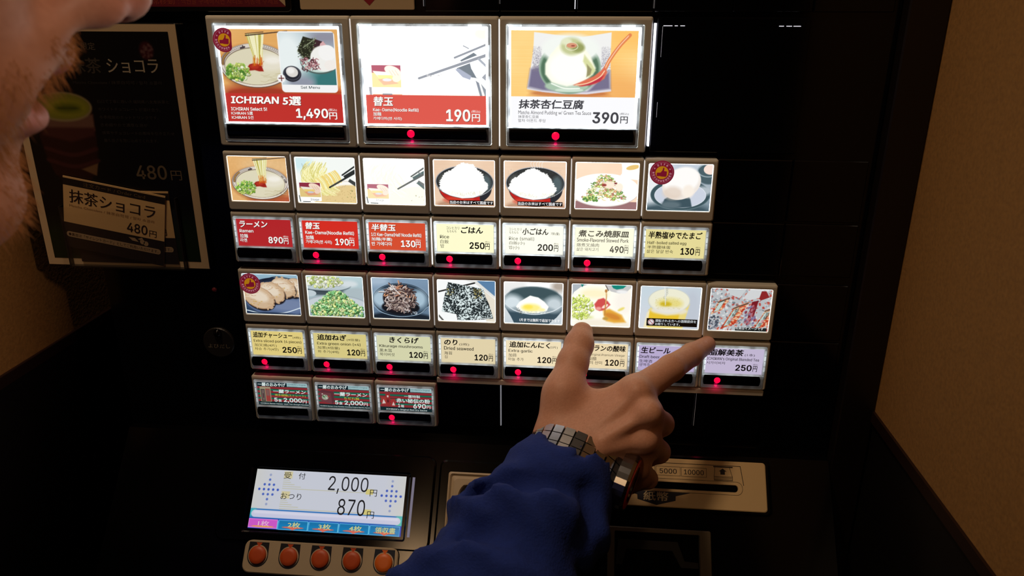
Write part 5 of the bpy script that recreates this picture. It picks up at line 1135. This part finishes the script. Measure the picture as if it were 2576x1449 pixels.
def order_card(ox, oz, ang, y, w, h, label, zs):
    ca, sa = math.cos(ang), math.sin(ang)
    def P(a, yy, b): return (ox+a*ca+b*sa, y+yy, oz+a*sa-b*ca)   # a right, b down
    def R(a0, a1, b0, b1, yy): return [P(a0, yy, b0), P(a1, yy, b0), P(a1, yy, b1), P(a0, yy, b1)]
    t = thing('order_card', P(w/2, 0, h), label, 'card', 'order cards in the pocket')
    b = MB().add(R(0, w, 0, h, 0)+R(0, w, 0, h, .5), [(0, 1, 2, 3), (4, 5, 6, 7), (0, 1, 5, 4), (1, 2, 6, 5), (2, 3, 7, 6), (3, 0, 4, 7)])
    b.build('card_stock', mat('order_card_paper', (206, 172, 118), .6), t, P(w/2, 0, h/2))
    MB().add(R(0, w, 1.3, 6.6, -.04)+R(0, w, 35.4, h, -.04), [(0, 1, 2, 3), (4, 5, 6, 7)]).build('dark_band', ink((22, 13, 10)), t, P(w/2, 0, h/2))
    pl = [P(3+2.1+72*0+0, -.08, 0)]
    pr = rrect(2.0, w-2.6, -46.6, -42.4, 2.0, 5); V = [P(a, -.08, -b_) for a, b_ in pr]
    MB().add(V, [tuple(range(len(V)))]).build('note_pill', ink((158, 136, 104)), t, P(w/2, 0, h-9))
    L = Letters(lambda x, yy, z: P(x, yy, -z))
    for tx, a0, a1, b0, b1, k, bo in (('注文カード / Order Card', 15.5, 62.5, 2.2, 5.4, 'dm', .0), ('抹茶ショコラ', 4.6, 70.5, 9.2, 19.4, 'ink', .014), ('Matcha Chocolate / 抹茶白可可 / 말차 쇼콜라', 4.6, 70.0, 20.6, 22.8, 'br', .0),
        ('480', 48.8, 64.6, 25.8, 33.2, 'ink', .018), ('円', 66.0, 71.6, 28.8, 33.8, 'ink', 0), ('ご注文の際はこちらのカードをお持ちください', 5, 48, 37.0, 38.8, 'vd', 0), ('ご用意の上、従業員へお渡しください', 5, 42, 39.8, 41.4, 'vd', 0),
        ('●裏面は「サイレントカード」としてご利用いただけます。', 3.6, w-4.2, 43.2, 45.8, 'ink', .0)):
        L.put(tx, a0, a1, -b0, -b1, k, -.12, bo)
    for q in (60.8, 63.6):
        for r_, key, yy in ((1.9, 'pill', -.1),):
            L.mb.setdefault(key, MB()).add([(q+r_*math.cos(2*math.pi*k/14), yy, -39.2-(.8 if q > 62 else 0)+r_*math.sin(2*math.pi*k/14)) for k in range(14)], [tuple(range(14))])
    L.mb['pill'].add([(50, -.1, -37.4), (55, -.1, -37.2), (58, -.1, -39.8), (53, -.1, -39.6)], [(0, 1, 2, 3)]); L.mb['pill'].add([(57, -.1, -37.6), (60.4, -.1, -35.8), (61.4, -.1, -37.2), (59, -.1, -38.0)], [(0, 1, 2, 3)])
    L.build({'ink': ink((30, 12, 8)), 'dm': ink((100, 82, 52)), 'br': ink((140, 104, 66)), 'vd': ink((44, 30, 22)), 'pill': ink((158, 136, 104))}, t, P(w/2, 0, h/2))
    return t
order_card(-121.6, -121.6, 0.0, -.7, 77.4, 56.0, 'cream and black order card lying level behind the tilted one', 0)
order_card(-122.5, -110.9, math.radians(-10.3), -1.8, 77.6, 55.0, 'cream and black order card tilted to the right, in front in the clear pocket', 0)
M_FILM = bpy.data.materials.new('clear_film'); M_FILM.use_nodes = True
nt = M_FILM.node_tree; nt.nodes.clear()
o_ = nt.nodes.new('ShaderNodeOutputMaterial'); mx = nt.nodes.new('ShaderNodeMixShader'); tr_ = nt.nodes.new('ShaderNodeBsdfTransparent'); gl = nt.nodes.new('ShaderNodeBsdfGlossy')
gl.inputs['Roughness'].default_value = .3; gl.inputs['Color'].default_value = (.8, .8, .8, 1); mx.inputs[0].default_value = .05
nt.links.new(tr_.outputs[0], mx.inputs[1]); nt.links.new(gl.outputs[0], mx.inputs[2]); nt.links.new(mx.outputs[0], o_.inputs[0])
pk = thing('card_pocket', (-84, -.2, -181), 'clear plastic pocket holding the two order cards on the poster', 'pocket')
MB().box(-129.5, -38.4, -3.5, -3.2, -180.5, -134.5).build('front_film', M_FILM, pk, (-84, -3, -157))
ed = MB().box(-129.5, -38.4, -3.6, 0.3, -181.4, -180.2).box(-39.0, -38.0, -3.6, 0.3, -181, -126).box(-130, -129, -3.6, 0.3, -181, -134); ed.build('welded_edge', mat('film_edge', (34, 31, 27), .3), pk, (-84, -2, -170))

rs = thing('instruction_sign', (10, 5, 5.6), 'dark red instruction sign with black rim, above the poster', 'sign')
MB().slab(-110, 60.2, 2.2, 42, 3.0, PY-.1, r=3, bev=.5).build('sign_backing', mat('board_black', (8, 8, 8), .3), rs, (-25, 4, 10))
mesh('sign_face', *MB2(-108, 56.2, 5.4, 40, 2.9), mat('red_sign', (104, 14, 36), .5), rs, (-25, 3, 20))
MB().add([(56.3, 2.8, 5.9), (56.3, 2.8, 12), (52, 2.8, 10)], [(0, 1, 2)]).build('sign_corner', M_PAPER, rs, (55, 3, 9))
L = Letters(); L.put('入席移動', -42, -20.5, 11.4, 6.8, 'i', 2.85, .01); L.put(': 식권을 구매하시면 자리로 이동해 주세요', -18, 51.6, 11.2, 6.9, 'i', 2.85, .006); L.build({'i': ink((146, 54, 42))}, rs, (0, 3, 9))
ws = thing('arrow_sign', (105, 5, 4.0), 'cream sign with a red downward arrow above the large buttons', 'sign')
MB().slab(66.2, 143.6, 3.8, 40, 3.2, PY-1.7, r=1, bev=.3).build('sign_board', M_PAPER, ws, (105, 4, 20))
MB().add([(108.6, 3.1, 11), (113.4, 3.1, 6.4), (118.2, 3.1, 11), (118.2, 3.1, 26), (108.6, 3.1, 26)], [(0, 1, 2, 3, 4)]).build('arrow_mark', ink((150, 22, 40)), ws, (113, 3, 10))

# ------------------------------------------------------------------ recommendation stickers
def sticker(cx, cz, r, label, tilt=0.0, curl=False):
    t = thing('sticker', (cx, -.8, cz), label, 'sticker', 'round recommendation stickers')
    ca, sa = math.cos(tilt), math.sin(tilt)
    y0 = -1.4 if curl else -.35
    def bend(x, y, z):
        a, b = cx+(x*ca-z*sa)*r, cz+(x*sa+z*ca)*r
        yy = y0+y
        if curl and x > .45: yy -= (x-.45)**2*r*.9; a -= (x-.45)**2*r*.75
        return (a, yy, b)
    def ring(r0, r1, key, y, n=40):
        m = MB()
        V = [(q*math.cos(2*math.pi*k/n), y, q*math.sin(2*math.pi*k/n)) for q in (r0, (r0+r1)/2, r1) for k in range(n)]
        F = [(j*n+k, j*n+(k+1) % n, (j+1)*n+(k+1) % n, (j+1)*n+k) for j in range(2) for k in range(n)]
        m.add(V, F).map(bend); return m.build('sticker_ring' if key != 'base' else 'sticker_disc', cols[key], t, (cx, y0, cz))
    cols = {'base': mat('sticker_red', (132, 26, 52), .35, emit=(140, 24, 50), power=.5), 'pink': ink((196, 110, 130), .5), 'gold': mat('sticker_gold', (190, 130, 20), .4, emit=(196, 134, 20), power=.6)}  # faint glow added to the colours, standing in for backlight through the sticker
    ring(0.01, 1.0, 'base', 0); ring(.868, .89, 'pink', -.06); ring(0.01, .535, 'gold', -.06); ring(.835, .845, 'pink', -.06)
    L = Letters(bend)
    def arc(text, rad, a0, a1, h, up):
        n = len(text)
        for k, ch in enumerate(text):
            a = math.radians(a0+(a1-a0)*k/(n-1)); u = (math.cos(a), math.sin(a))
            s_ = 1 if up else -1; w = h*.82
            def rot(x, y, z): return (rad*u[0]+s_*(x*u[1]+z*u[0]), y, rad*u[1]+s_*(-x*u[0]+z*u[1]))
            L.put(ch, -w/2 if ch != 'I' else -w/6, w/2 if ch != 'I' else w/6, h/2, -h/2, 'p', -.08, .04, rot=rot)
    arc('おすすめ', .70, 122, 58, .19, True); arc('RECOMMENDED', .70, 184, 356, .17, False)
    for a in (153, 27):
        u = (.70*math.cos(math.radians(a)), .70*math.sin(math.radians(a)))
        L.mb['p'].add([(u[0]+q*math.cos(math.radians(90+36*k)), -.08, u[1]+q*math.sin(math.radians(90+36*k))) for k in range(10) for q in ((.09 if k % 2 == 0 else .036),)], [tuple(range(10))])
    L.mb['t'] = MB().add([(-.42, -.09, -.02), (-.12, -.09, .0), (.02, -.09, .2), (.06, -.09, .4), (.12, -.09, .44), (.17, -.09, .36), (.15, -.09, .14), (.4, -.09, .12), (.4, -.09, -.24), (.34, -.09, -.33), (0, -.09, -.33), (-.16, -.09, -.3), (-.42, -.09, -.32)], [tuple(range(13))])
    L.build({'p': ink((216, 150, 165), .6), 't': mat('sticker_red', (132, 26, 52))}, t, (cx, y0, cz), name='sticker_print')
sticker(12.9, -15.7, 7.9, 'round red and gold sticker with a curled right edge on the first large button', math.radians(-4), True)
sticker(312.0, -100.6, 8.3, 'flat round red and gold sticker beside the boiled egg picture', math.radians(-2))
sticker(9.3, -191.5, 8.2, 'round red and gold sticker on the corner of the sliced pork picture', math.radians(5))
# ------------------------------------------------------------------ the person: distance-field shapes turned into one skin
import openvdb
def cpt(px, py, dep): return CAM+dep*(CF+CR*(px-1288)/F_PX-CU*(py-724.5)/F_PX)
class Field:
    def __init__(s, lo, hi, h):
        s.lo = np.array(lo, float); s.h = h; s.n = np.ceil((np.array(hi, float)-s.lo)/h).astype(int)+1; s.d = np.full(s.n, 30.0, np.float32)
    def win(s, lo, hi, m=14):
        a = np.clip(np.floor((np.array(lo)-m-s.lo)/s.h).astype(int), 0, s.n); b = np.clip(np.ceil((np.array(hi)+m-s.lo)/s.h).astype(int)+1, 0, s.n)
        if (b <= a).any(): return None, None
        sl = tuple(slice(a[i], b[i]) for i in range(3))
        g = np.meshgrid(*[s.lo[i]+s.h*np.arange(a[i], b[i]) for i in range(3)], indexing='ij'); return sl, np.stack(g, -1).astype(np.float32)
    def merge(s, sl, e, k, sub=False):
        d = s.d[sl]
        if sub:
            e = -e; hh = np.clip(.5-.5*(d-e)/k, 0, 1); s.d[sl] = d*(1-hh)+e*hh+k*hh*(1-hh)
        else:
            hh = np.clip(.5+.5*(e-d)/k, 0, 1); s.d[sl] = e*(1-hh)+d*hh-k*hh*(1-hh)
    def cone(s, a, b, r0, r1, k=6, sub=False, disp=None):
        a, b = np.array(a, float), np.array(b, float); R = max(r0, r1)
        sl, P = s.win(np.minimum(a, b)-R, np.maximum(a, b)+R)
        if sl is None: return
        ab = b-a; t = np.clip(((P-a)@ab)/(ab@ab+1e-9), 0, 1); e = np.linalg.norm(P-a-t[..., None]*ab, axis=-1)-(r0+(r1-r0)*t)
        if disp: e = e+disp(P, t)
        s.merge(sl, e, k, sub)
    def chain(s, pts, k=6, sub=False, disp=None):
        for (a, r0), (b, r1) in zip(pts[:-1], pts[1:]): s.cone(a, b, r0, r1, k, sub, disp)
    def ell(s, c, r, k=6, R=None, sub=False):
        c = np.array(c, float); r = np.array(r, float); m = r.max()
        sl, P = s.win(c-m, c+m)
        if sl is None: return
        q = P-c
        if R is not None: q = q@R
        k0 = np.linalg.norm(q/r, axis=-1); k1 = np.linalg.norm(q/(r*r), axis=-1)+1e-6; e = k0*(k0-1)/k1
        e = np.maximum(e, -r.min())
        s.merge(sl, e, k, sub)
    def cut(s, p, n):                      # remove the half space beyond p along n
        sl, P = s.win(s.lo, s.lo+s.h*s.n, 0); e = (P-np.array(p))@np.array(n); s.d[sl] = np.maximum(s.d[sl], e)
    def mesh(s):
        g = openvdb.FloatGrid(30.0); g.copyFromArray(np.ascontiguousarray(s.d)); v, q = g.convertToQuads(isovalue=0.0)
        return np.asarray(v, float)*s.h+s.lo, [tuple(int(i) for i in reversed(f)) for f in np.asarray(q)]

# --- head frame
yaw, pit = math.radians(37), math.radians(9)
HX = np.array([math.cos(yaw)*math.cos(pit), math.sin(yaw)*math.cos(pit), -math.sin(pit)])
HY = np.cross([0, 0, 1.0], HX); HY /= np.linalg.norm(HY); HZ = np.cross(HX, HY)
HR = np.stack([HX, HY, HZ], 1)              # local -> world columns
HO = cpt(372, 20, 240)-HR@np.array([115., 0, -8.])
def H(x, y, z): return HO+HR@np.array([x, y, z], float)
neck = np.array([HO[0]-62, HO[1]-70, HO[2]-175])
head = Field(HO-[135, 150, 215], HO+[135, 140, 140], 1.7)
E_ = lambda c, r, k=8, sub=False: head.ell(H(*c), r, k, HR, sub)
E_((-8, 0, 36), (94, 74, 82)); E_((28, 0, -8), (52, 56, 66), 14); E_((62, 0, 22), (24, 50, 44), 12); E_((58, 0, -30), (26, 38, 36), 10)
for sg in (1, -1):
    E_((58, sg*32, -4), (24, 22, 24), 12); head.cone(H(60, sg*16, -72), H(-6, sg*56, -36), 11, 13, 14); E_((60, sg*27, -30), (20, 14, 26), 12)
    head.cone(H(84, sg*10, 40), H(72, sg*44, 38), 6, 7, 8)
    E_((84, sg*30, 26), (12, 13, 9), 6, True); head.ell(H(73, sg*31, 26), (12, 12, 12), 1)
    E_((99, sg*11, -9), (9, 7, 7.5), 5); head.cone(H(94, sg*15, -8), H(76, sg*27, -34), 4.5, 7, 9)
    head.ell(H(-8, sg*76, 8), (18, 6, 30), 4, HR); head.ell(H(-6, sg*81, 10), (11, 4, 21), 3, HR, True); head.cone(H(-6, sg*72, -18), H(-6, sg*75, -24), 6, 5, 4)
head.cone(H(84, 0, 36), H(106, 0, -3), 6.5, 8.5, 7); head.ell(H(106.5, 0, -5), (9, 9, 8), 5, HR)
for sg in (1, -1): head.ell(H(102, sg*6.2, -14.5), (6.5, 3.6, 4.4), 2, HR, True)
head.cone(H(86, 0, -16), H(87, 0, -24), 5, 6, 6); head.ell(H(82, 0, -25), (11.5, 24, 8.5), 6, HR)
head.ell(H(84, 0, -37.5), (22, 27, 3.6), 3, HR, True)
head.ell(H(76, 0, -45), (11.5, 20, 6.5), 3.5, HR); E_((70, 0, -55), (8, 16, 6), 7); head.ell(H(66, 0, -70), (15, 19, 15), 7, HR); head.cone(H(62, 0, -78), H(30, 0, -72), 10, 12, 12)
head.cone(H(-14, 0, -36), neck, 52, 56, 16)
V1, F1 = head.mesh()

# --- hand and forearm
P_ = lambda px, py, d, r: (cpt(px, py, d), r*d/F_PX)
hand = Field(np.min([cpt(1200, 1500, 420), cpt(1350, 1300, 440), cpt(1463, 800, 560)], 0)-[20, 60, 60], np.max([cpt(1800, 840, 575), cpt(1500, 1250, 520), cpt(1463, 800, 560)], 0)+[20, 20, 20], 0.9)
hand.chain([P_(1393, 1100, 500, 52), P_(1418, 992, 508, 47), P_(1441, 912, 520, 38)], 10); hand.chain([P_(1441, 912, 520, 38), P_(1457, 866, 530, 35), P_(1464, 838, 538, 28)], 4)
hand.chain([P_(1452, 1100, 498, 56), P_(1596, 990, 502, 43)], 12); hand.chain([P_(1604, 985, 503, 40), P_(1688, 926, 522, 33)], 7); hand.chain([P_(1688, 926, 522, 33), P_(1740, 892, 540, 28), P_(1779, 866, 553, 21)], 3)
hand.chain([P_(1478, 1120, 492, 56), P_(1630, 1042, 490, 38)], 12); hand.chain([P_(1632, 1042, 491, 35), P_(1664, 1066, 522, 30), P_(1612, 1098, 545, 27), P_(1580, 1080, 530, 22)], 3)
hand.chain([P_(1480, 1140, 490, 54), P_(1624, 1108, 492, 36)], 12); hand.chain([P_(1630, 1108, 493, 33), P_(1656, 1136, 522, 28.5), P_(1604, 1160, 543, 26), P_(1572, 1138, 528, 21)], 3)
hand.chain([P_(1478, 1160, 492, 52), P_(1600, 1170, 498, 34)], 12); hand.chain([P_(1604, 1174, 499, 30), P_(1628, 1204, 524, 25), P_(1584, 1218, 540, 22.5), P_(1560, 1194, 528, 18)], 3)
hand.chain([P_(1440, 1045, 512, 46), P_(1572, 1006, 514, 30)], 14); hand.chain([P_(1450, 1120, 512, 52), P_(1560, 1120, 516, 44)], 14)
hand.chain([P_(1470, 1170, 505, 52), P_(1575, 1205, 512, 34)], 12)
hand.chain([P_(1412, 1120, 500, 52), P_(1408, 1160, 494, 50), P_(1350, 1260, 475, 60), P_(1260, 1400, 445, 70)], 12); hand.chain([P_(1480, 1140, 498, 52), P_(1476, 1190, 492, 50), P_(1410, 1290, 472, 58), P_(1320, 1430, 440, 70)], 12)
# tendons on the back of the hand
for a, b in (((1500, 1085, 484), (1600, 990, 487)), ((1515, 1110, 476), (1626, 1044, 478)), ((1516, 1132, 476), (1616, 1110, 480))): hand.cone(cpt(*a), cpt(*b), 2.6, 3.4, 7)
for (x, y, d), r in (((1604, 984, 492), 8.6), ((1632, 1040, 480), 8.2), ((1624, 1108, 482), 7.6)): hand.ell(cpt(x, y, d), (r, r, r), 6)
V2, F2 = hand.mesh()
elbow = cpt(680, 2180, 380); shoulder = np.array([118., -560., -215.]); neckb = neck+[-6, -18, -30]
lsh = np.array([neckb[0]-150, neckb[1]+90, neckb[2]-40]); hipc = np.array([neckb[0]-10, neckb[1]-10, -640.])
# one more island: rest of arm and trunk under the clothes
low = Field([-420, -760, -760], [260, -120, -120], 9)
low.chain([(neck, 52), (neckb, 60), (neckb+[0, 0, -120], 95), (hipc, 100)], 30)
low.chain([(cpt(1290, 1415, 443), 18), (elbow, 34), (shoulder, 44), (neckb, 50)], 20)
V3, F3 = low.mesh()
VV = np.vstack([V1, V2, V3]); FF = F1+[tuple(i+len(V1) for i in f) for f in F2]+[tuple(i+len(V1)+len(V2) for i in f) for f in F3]
person = thing('person', (float(neckb[0]), float(neckb[1]), -Z0*1000), 'bearded person in a blue jacket at left, right hand pointing at the menu buttons', 'person')
M_SKIN = mat('skin', rough=.5, attr='base', spec=.35, bump=(900, .15, .0002)); 
bs = M_SKIN.node_tree.nodes['Principled BSDF']; bs.inputs['Subsurface Weight'].default_value = .06; bs.inputs['Subsurface Radius'].default_value = (1, .3, .15); bs.inputs['Subsurface Scale'].default_value = .004
body = mesh('body', VV, FF, M_SKIN, person, tuple(HO), smooth=True)
q = (VV-HO)@HR; col = np.tile(np.array((210, 154, 126), float), (len(VV), 1))
nh = len(V1)
def soft(d, w): return np.clip(.5-d/w, 0, 1)[:, None]
X, Y, Z = q[:, 0], q[:, 1], q[:, 2]
def paint(m, c):
    global col
    col = col*(1-m)+np.array(c, float)*m
isH = (np.arange(len(VV)) < nh)
n3 = np.random.default_rng(3).normal(0, 1, (len(VV), 1)); col += n3*3
bz = np.sqrt(((X-52)/60)**2+((Z+54)/30)**2)
paint(soft(bz-1, .5)*isH[:, None]*.55, (168, 112, 74))
mo = np.sqrt(((X-88)/14)**2+(Y/30)**2+((Z+23)/7)**2); paint(soft(mo-1, .5)*isH[:, None]*.5, (168, 112, 74))
lp = np.sqrt(((X-86)/14)**2+(Y/21)**2+((Z+45)/7)**2); paint(soft(lp-1, .3)*isH[:, None]*.7, (192, 112, 102))
lp_all = lp.copy()
lp = np.sqrt(((X-92)/10)**2+(Y/21)**2+((Z+30.5)/2.6)**2); paint(soft(lp-1, .4)*isH[:, None], (190, 96, 88))
ns = np.sqrt(((X-108)/14)**2+(Y/18)**2+((Z+8)/13)**2); paint(soft(ns-1, .8)*isH[:, None]*.35, (206, 118, 104))
for sg in (1, -1):
    ey = np.sqrt((X-73)**2+(Y-sg*31)**2+(Z-26)**2); paint(soft(ey-12.3, .6)*isH[:, None], (232, 226, 220))
    ir = np.sqrt((Y-sg*31)**2+(Z-26)**2); paint(soft(ir-5.6, .8)*isH[:, None]*((X > 78)[:, None]), (60, 70, 66))
    kn = None
at = body.data.color_attributes.new('print', 'FLOAT_COLOR', 'POINT'); cc = np.ones((len(VV), 4), np.float32); cc[:, :3] = lin(np.clip(col, 0, 255)); at.data.foreach_set('color', cc.ravel())

# --- nails (on the thumb and the pointing finger)
def nail(tip, prev, up, w, l):
    tip, prev = np.array(tip), np.array(prev); ax = tip-prev; ax /= np.linalg.norm(ax); up = np.array(up)-ax*np.dot(up, ax); up /= np.linalg.norm(up); sd = np.cross(ax, up)
    V = []; 
    for i in range(6):
        for j in range(7):
            u = (i/5-.5)*l; v = (j/6-.5)*2; V.append(tip+ax*(u)+sd*(v*w/2)+up*(6.6-1.6*v*v-.35*max(0, u)))
    F = [(i*7+j, i*7+j+1, (i+1)*7+j+1, (i+1)*7+j) for i in range(5) for j in range(6)]
    return mesh('fingernail', V, F, mat('nail', (214, 160, 138), .3), person, tuple(tip), smooth=True)
nail(cpt(1463, 842, 535), cpt(1457, 868, 529), -CF+CR*-.3, 10, 10)
nail(cpt(1768, 873, 549), cpt(1740, 892, 540), -CF*.8+CU*.5, 8, 8)

# --- short beard hairs
bm = MB(); cand = np.where(isH & (bz < 1.0) & (X > 0))[0]; cand2 = np.where(isH & (mo < 1.0) & (Z < -15) & (Z > -31))[0]
nrm = np.zeros((len(V1), 3)); FA = np.array(F1); a = V1[FA[:, 1]]-V1[FA[:, 0]]; b = V1[FA[:, 2]]-V1[FA[:, 0]]; fn_ = np.cross(a, b)
for i in range(4): np.add.at(nrm, FA[:, i], fn_)
nrm /= np.linalg.norm(nrm, axis=1, keepdims=True)+1e-9
if ((V1-HO)*nrm).sum() < 0: nrm = -nrm
rr = np.random.default_rng(4)
for idx, cnt, L0 in ((cand, 5200, 5.6), (cand2, 420, 2.6)):
    for i in rr.choice(idx, cnt):
        if lp_all[i] < 1.5: continue
        p = V1[i]+rr.normal(0, .6, 3); d = nrm[i]*.55-HZ*.9+HX*.15+rr.normal(0, .2, 3); d /= np.linalg.norm(d); Lh = L0*(.5+.7*rr.random()); s_ = np.cross(d, CF); s_ /= np.linalg.norm(s_)+1e-9; w = .14
        e = p+d*Lh+nrm[i]*.4
        bm.add([p-s_*w, p+s_*w, e], [(0, 1, 2)])
bm.build('beard', mat('beard_hair', (196, 142, 88), .5), person, tuple(H(60, 0, -60)))
# --- hair of the head: a cap over the skull
hc = Field(HO-[130, 130, 60], HO+[110, 130, 140], 4)
hc.ell(H(-16, 0, 44), (98, 82, 86), 5, HR); hc.ell(H(-40, 0, 0), (60, 76, 60), 12, HR); hc.ell(H(60, 0, 4), (60, 90, 62), 10, HR, True); hc.ell(H(0, 0, -60), (90, 90, 60), 8, HR, True)
V, F = hc.mesh(); V = V+rr.normal(0, .8, V.shape); mesh('hair', V, F, mat('hair_brown', (84, 54, 34), .6), person, tuple(H(-10, 0, 60)), smooth=True)

# --- blue jacket
jk = Field([-440, -780, -780], [330, -60, -40], 4.5)
ax_ = cpt(1240, 1440, 440)-cpt(1425, 1165, 488); ax_ /= np.linalg.norm(ax_)
def fold(P, t):
    a = (P-cpt(1425, 1165, 488))@ax_; s1 = (P@CR); s2 = P@CF
    return ((4.2*np.sin(a*.135+s1*.045+1.2)+1.8*np.sin(a*.30-s1*.09)+.9*np.sin(s1*.21+a*.12))*np.clip((a-4)/38, .12, 1)).astype(np.float32)
jk.chain([P_(1430, 1176, 486, 108), P_(1392, 1240, 477, 146), P_(1338, 1330, 460, 166), P_(1256, 1450, 438, 180)], 12, disp=fold)
jk.chain([P_(1256, 1450, 438, 180), (elbow, 58), (shoulder, 66)], 20, disp=fold)
for G in (((1190, 1268, 452), (1250, 1222, 444), (1330, 1204, 438), (1440, 1222, 440)), ((1170, 1345, 420), (1262, 1322, 410), (1352, 1372, 404), (1425, 1440, 398)), ((1020, 1449, 402), (1140, 1404, 392), (1262, 1460, 385)), ((1480, 1240, 448), (1500, 1300, 436), (1480, 1380, 424))):
    jk.chain([(cpt(*g), 6.5) for g in G], 9, True)
jk.chain([(shoulder, 62), (neckb+[0, 0, -40], 66), (lsh, 66)], 30)
jk.chain([(lsh, 62), (lsh+[-30, -40, -280], 52), (lsh+[40, 70, -470], 42)], 20)
jk.chain([(neckb+[0, 0, -70], 130), (neckb+[0, 0, -240], 138), (np.array([hipc[0], hipc[1], -660]), 132)], 40)
jk.chain([(neck+[-4, -8, -4], 74), (neckb, 80)], 14)
jk.cone(neck+[30, 35, 95], neck+[0, 0, -10], 66, 58, 4, True)
n_ = -ax_; cutp = cpt(1430, 1165, 486)+n_*8
jk.cone(cutp+n_*60, cutp-n_*16, 27, 27, 3, True)
sl, P = jk.win(cutp-90, cutp+90, 0); e = (P-cutp)@n_; jk.d[sl] = np.maximum(jk.d[sl], e)
V, F = jk.mesh()
mesh('jacket', V, F, mat('blue_fleece', (12, 42, 122), .9, noise=(200, .2), bump=(700, .6, .0008)), person, tuple(neckb), smooth=True, label='blue fleece jacket with long sleeves')
# trousers and shoes
tf = Field([-330, -760, -1490], [230, -150, -600], 9)
for sg in (1, -1):
    side = np.array([.8, -.6, 0])*sg
    tf.chain([(hipc+side*60+[0, 0, 0], 92), (hipc+side*95+[10, 10, -420], 62), (hipc+side*100+[0, -10, -800], 56)], 25)
V, F = tf.mesh(); mesh('trousers', V, F, mat('dark_trousers', (26, 28, 36), .9), person, tuple(hipc), smooth=True)
for sg in (1, -1):
    side = np.array([.8, -.6, 0])*sg; b0 = hipc+side*100; sf = Field([b0[0]-150, b0[1]-150, -1500], [b0[0]+200, b0[1]+220, -1380], 6)
    fw = np.array([.6, .8, 0]); z_ = -1460-0*b0[2]
    sf.chain([(np.array([b0[0], b0[1], -1462])-fw*40, 37), (np.array([b0[0], b0[1], -1466])+fw*130, 33)], 10); sf.d = np.maximum(sf.d, -( (np.arange(sf.n[2])*6-1500.)+1498)[None, None, :]).astype(np.float32)
    V, F = sf.mesh(); mesh('shoe', V, F, mat('dark_shoe', (20, 18, 18), .5), person, (b0[0], b0[1], -1460), smooth=True)

# ------------------------------------------------------------------ wristwatch
wc = cpt(1447, 1160, 492); wa = cpt(1478, 1100, 499)-cpt(1416, 1232, 476); wa /= np.linalg.norm(wa)
wx = CR-wa*np.dot(CR, wa); wx /= np.linalg.norm(wx); wy = np.cross(wa, wx)
watch = thing('wristwatch', tuple(wc), 'silver and black wristwatch with a red ring worn above the blue cuff', 'watch')
def wp(a, r, h): return wc+wx*(math.cos(a)*(31+r))+wy*(math.sin(a)*(22+r))+wa*h
def link_block(a0, a1, r0, r1, h0, h1, mb):
    V = [wp(a, r, h) for a in (a0, a1) for r in (r0, r1) for h in (h0, h1)]
    mb.add(V, [(0, 1, 3, 2), (4, 6, 7, 5), (0, 4, 5, 1), (2, 3, 7, 6), (0, 2, 6, 4), (1, 5, 7, 3)])
M_ST = mat('steel', (170, 170, 172), .22, metal=1.0); M_STR = mat('black_strap', (12, 12, 13), .5)
sb_ = MB(); N = 40
for k in range(N): link_block(2*math.pi*k/N, 2*math.pi*(k+1.02)/N, -1.5, 1.2, -8, 8, sb_)
sb_.build('strap', M_STR, watch, tuple(wc))
for k in range(26):
    a = 2*math.pi*k/26
    if abs((a+math.pi) % (2*math.pi)-math.pi) < .6: continue
    for h0, h1 in ((-8.6, -3.4), (-2.8, 2.8), (3.4, 8.6)):
        lb = MB(); link_block(a+.02, a+2*math.pi/26-.02, 1.0, 2.6, h0, h1, lb); lb.build('bracelet_link', M_ST, watch, tuple(wp(a, 2, h0)))
def cyl(name, c, ax, r, t, m, parent, n=32, hole=0):
    ax = ax/np.linalg.norm(ax); u = np.cross(ax, wa); u /= np.linalg.norm(u); v = np.cross(ax, u)
    L_ = [[c+ax*tt+u*(q*math.cos(2*math.pi*k/n))+v*(q*math.sin(2*math.pi*k/n)) for k in range(n)] for q, tt in ((r, 0), (r, t*.8), (r*.94, t), (max(hole, .01), t))]
    V, F = loft(L_, True, False); return mesh(name, V, F, m, parent, tuple(c))
ca = wx*math.cos(-.05)+wy*math.sin(-.05); cc0 = wc+ca*30
cyl('watch_case', cc0, ca, 19, 9, M_ST, watch); cyl('dial_ring', cc0+ca*8.6, ca, 16.5, 1.4, mat('red_orange_ring', (206, 52, 26), .4), watch, hole=12); cyl('watch_glass', cc0+ca*8.8, ca, 12.4, .9, mat('dark_glass', (8, 8, 10), .08), watch)
cyl('crown', cc0+ca*4.5+wa*19, wa, 2.4, 3.4, M_ST, watch) if False else None
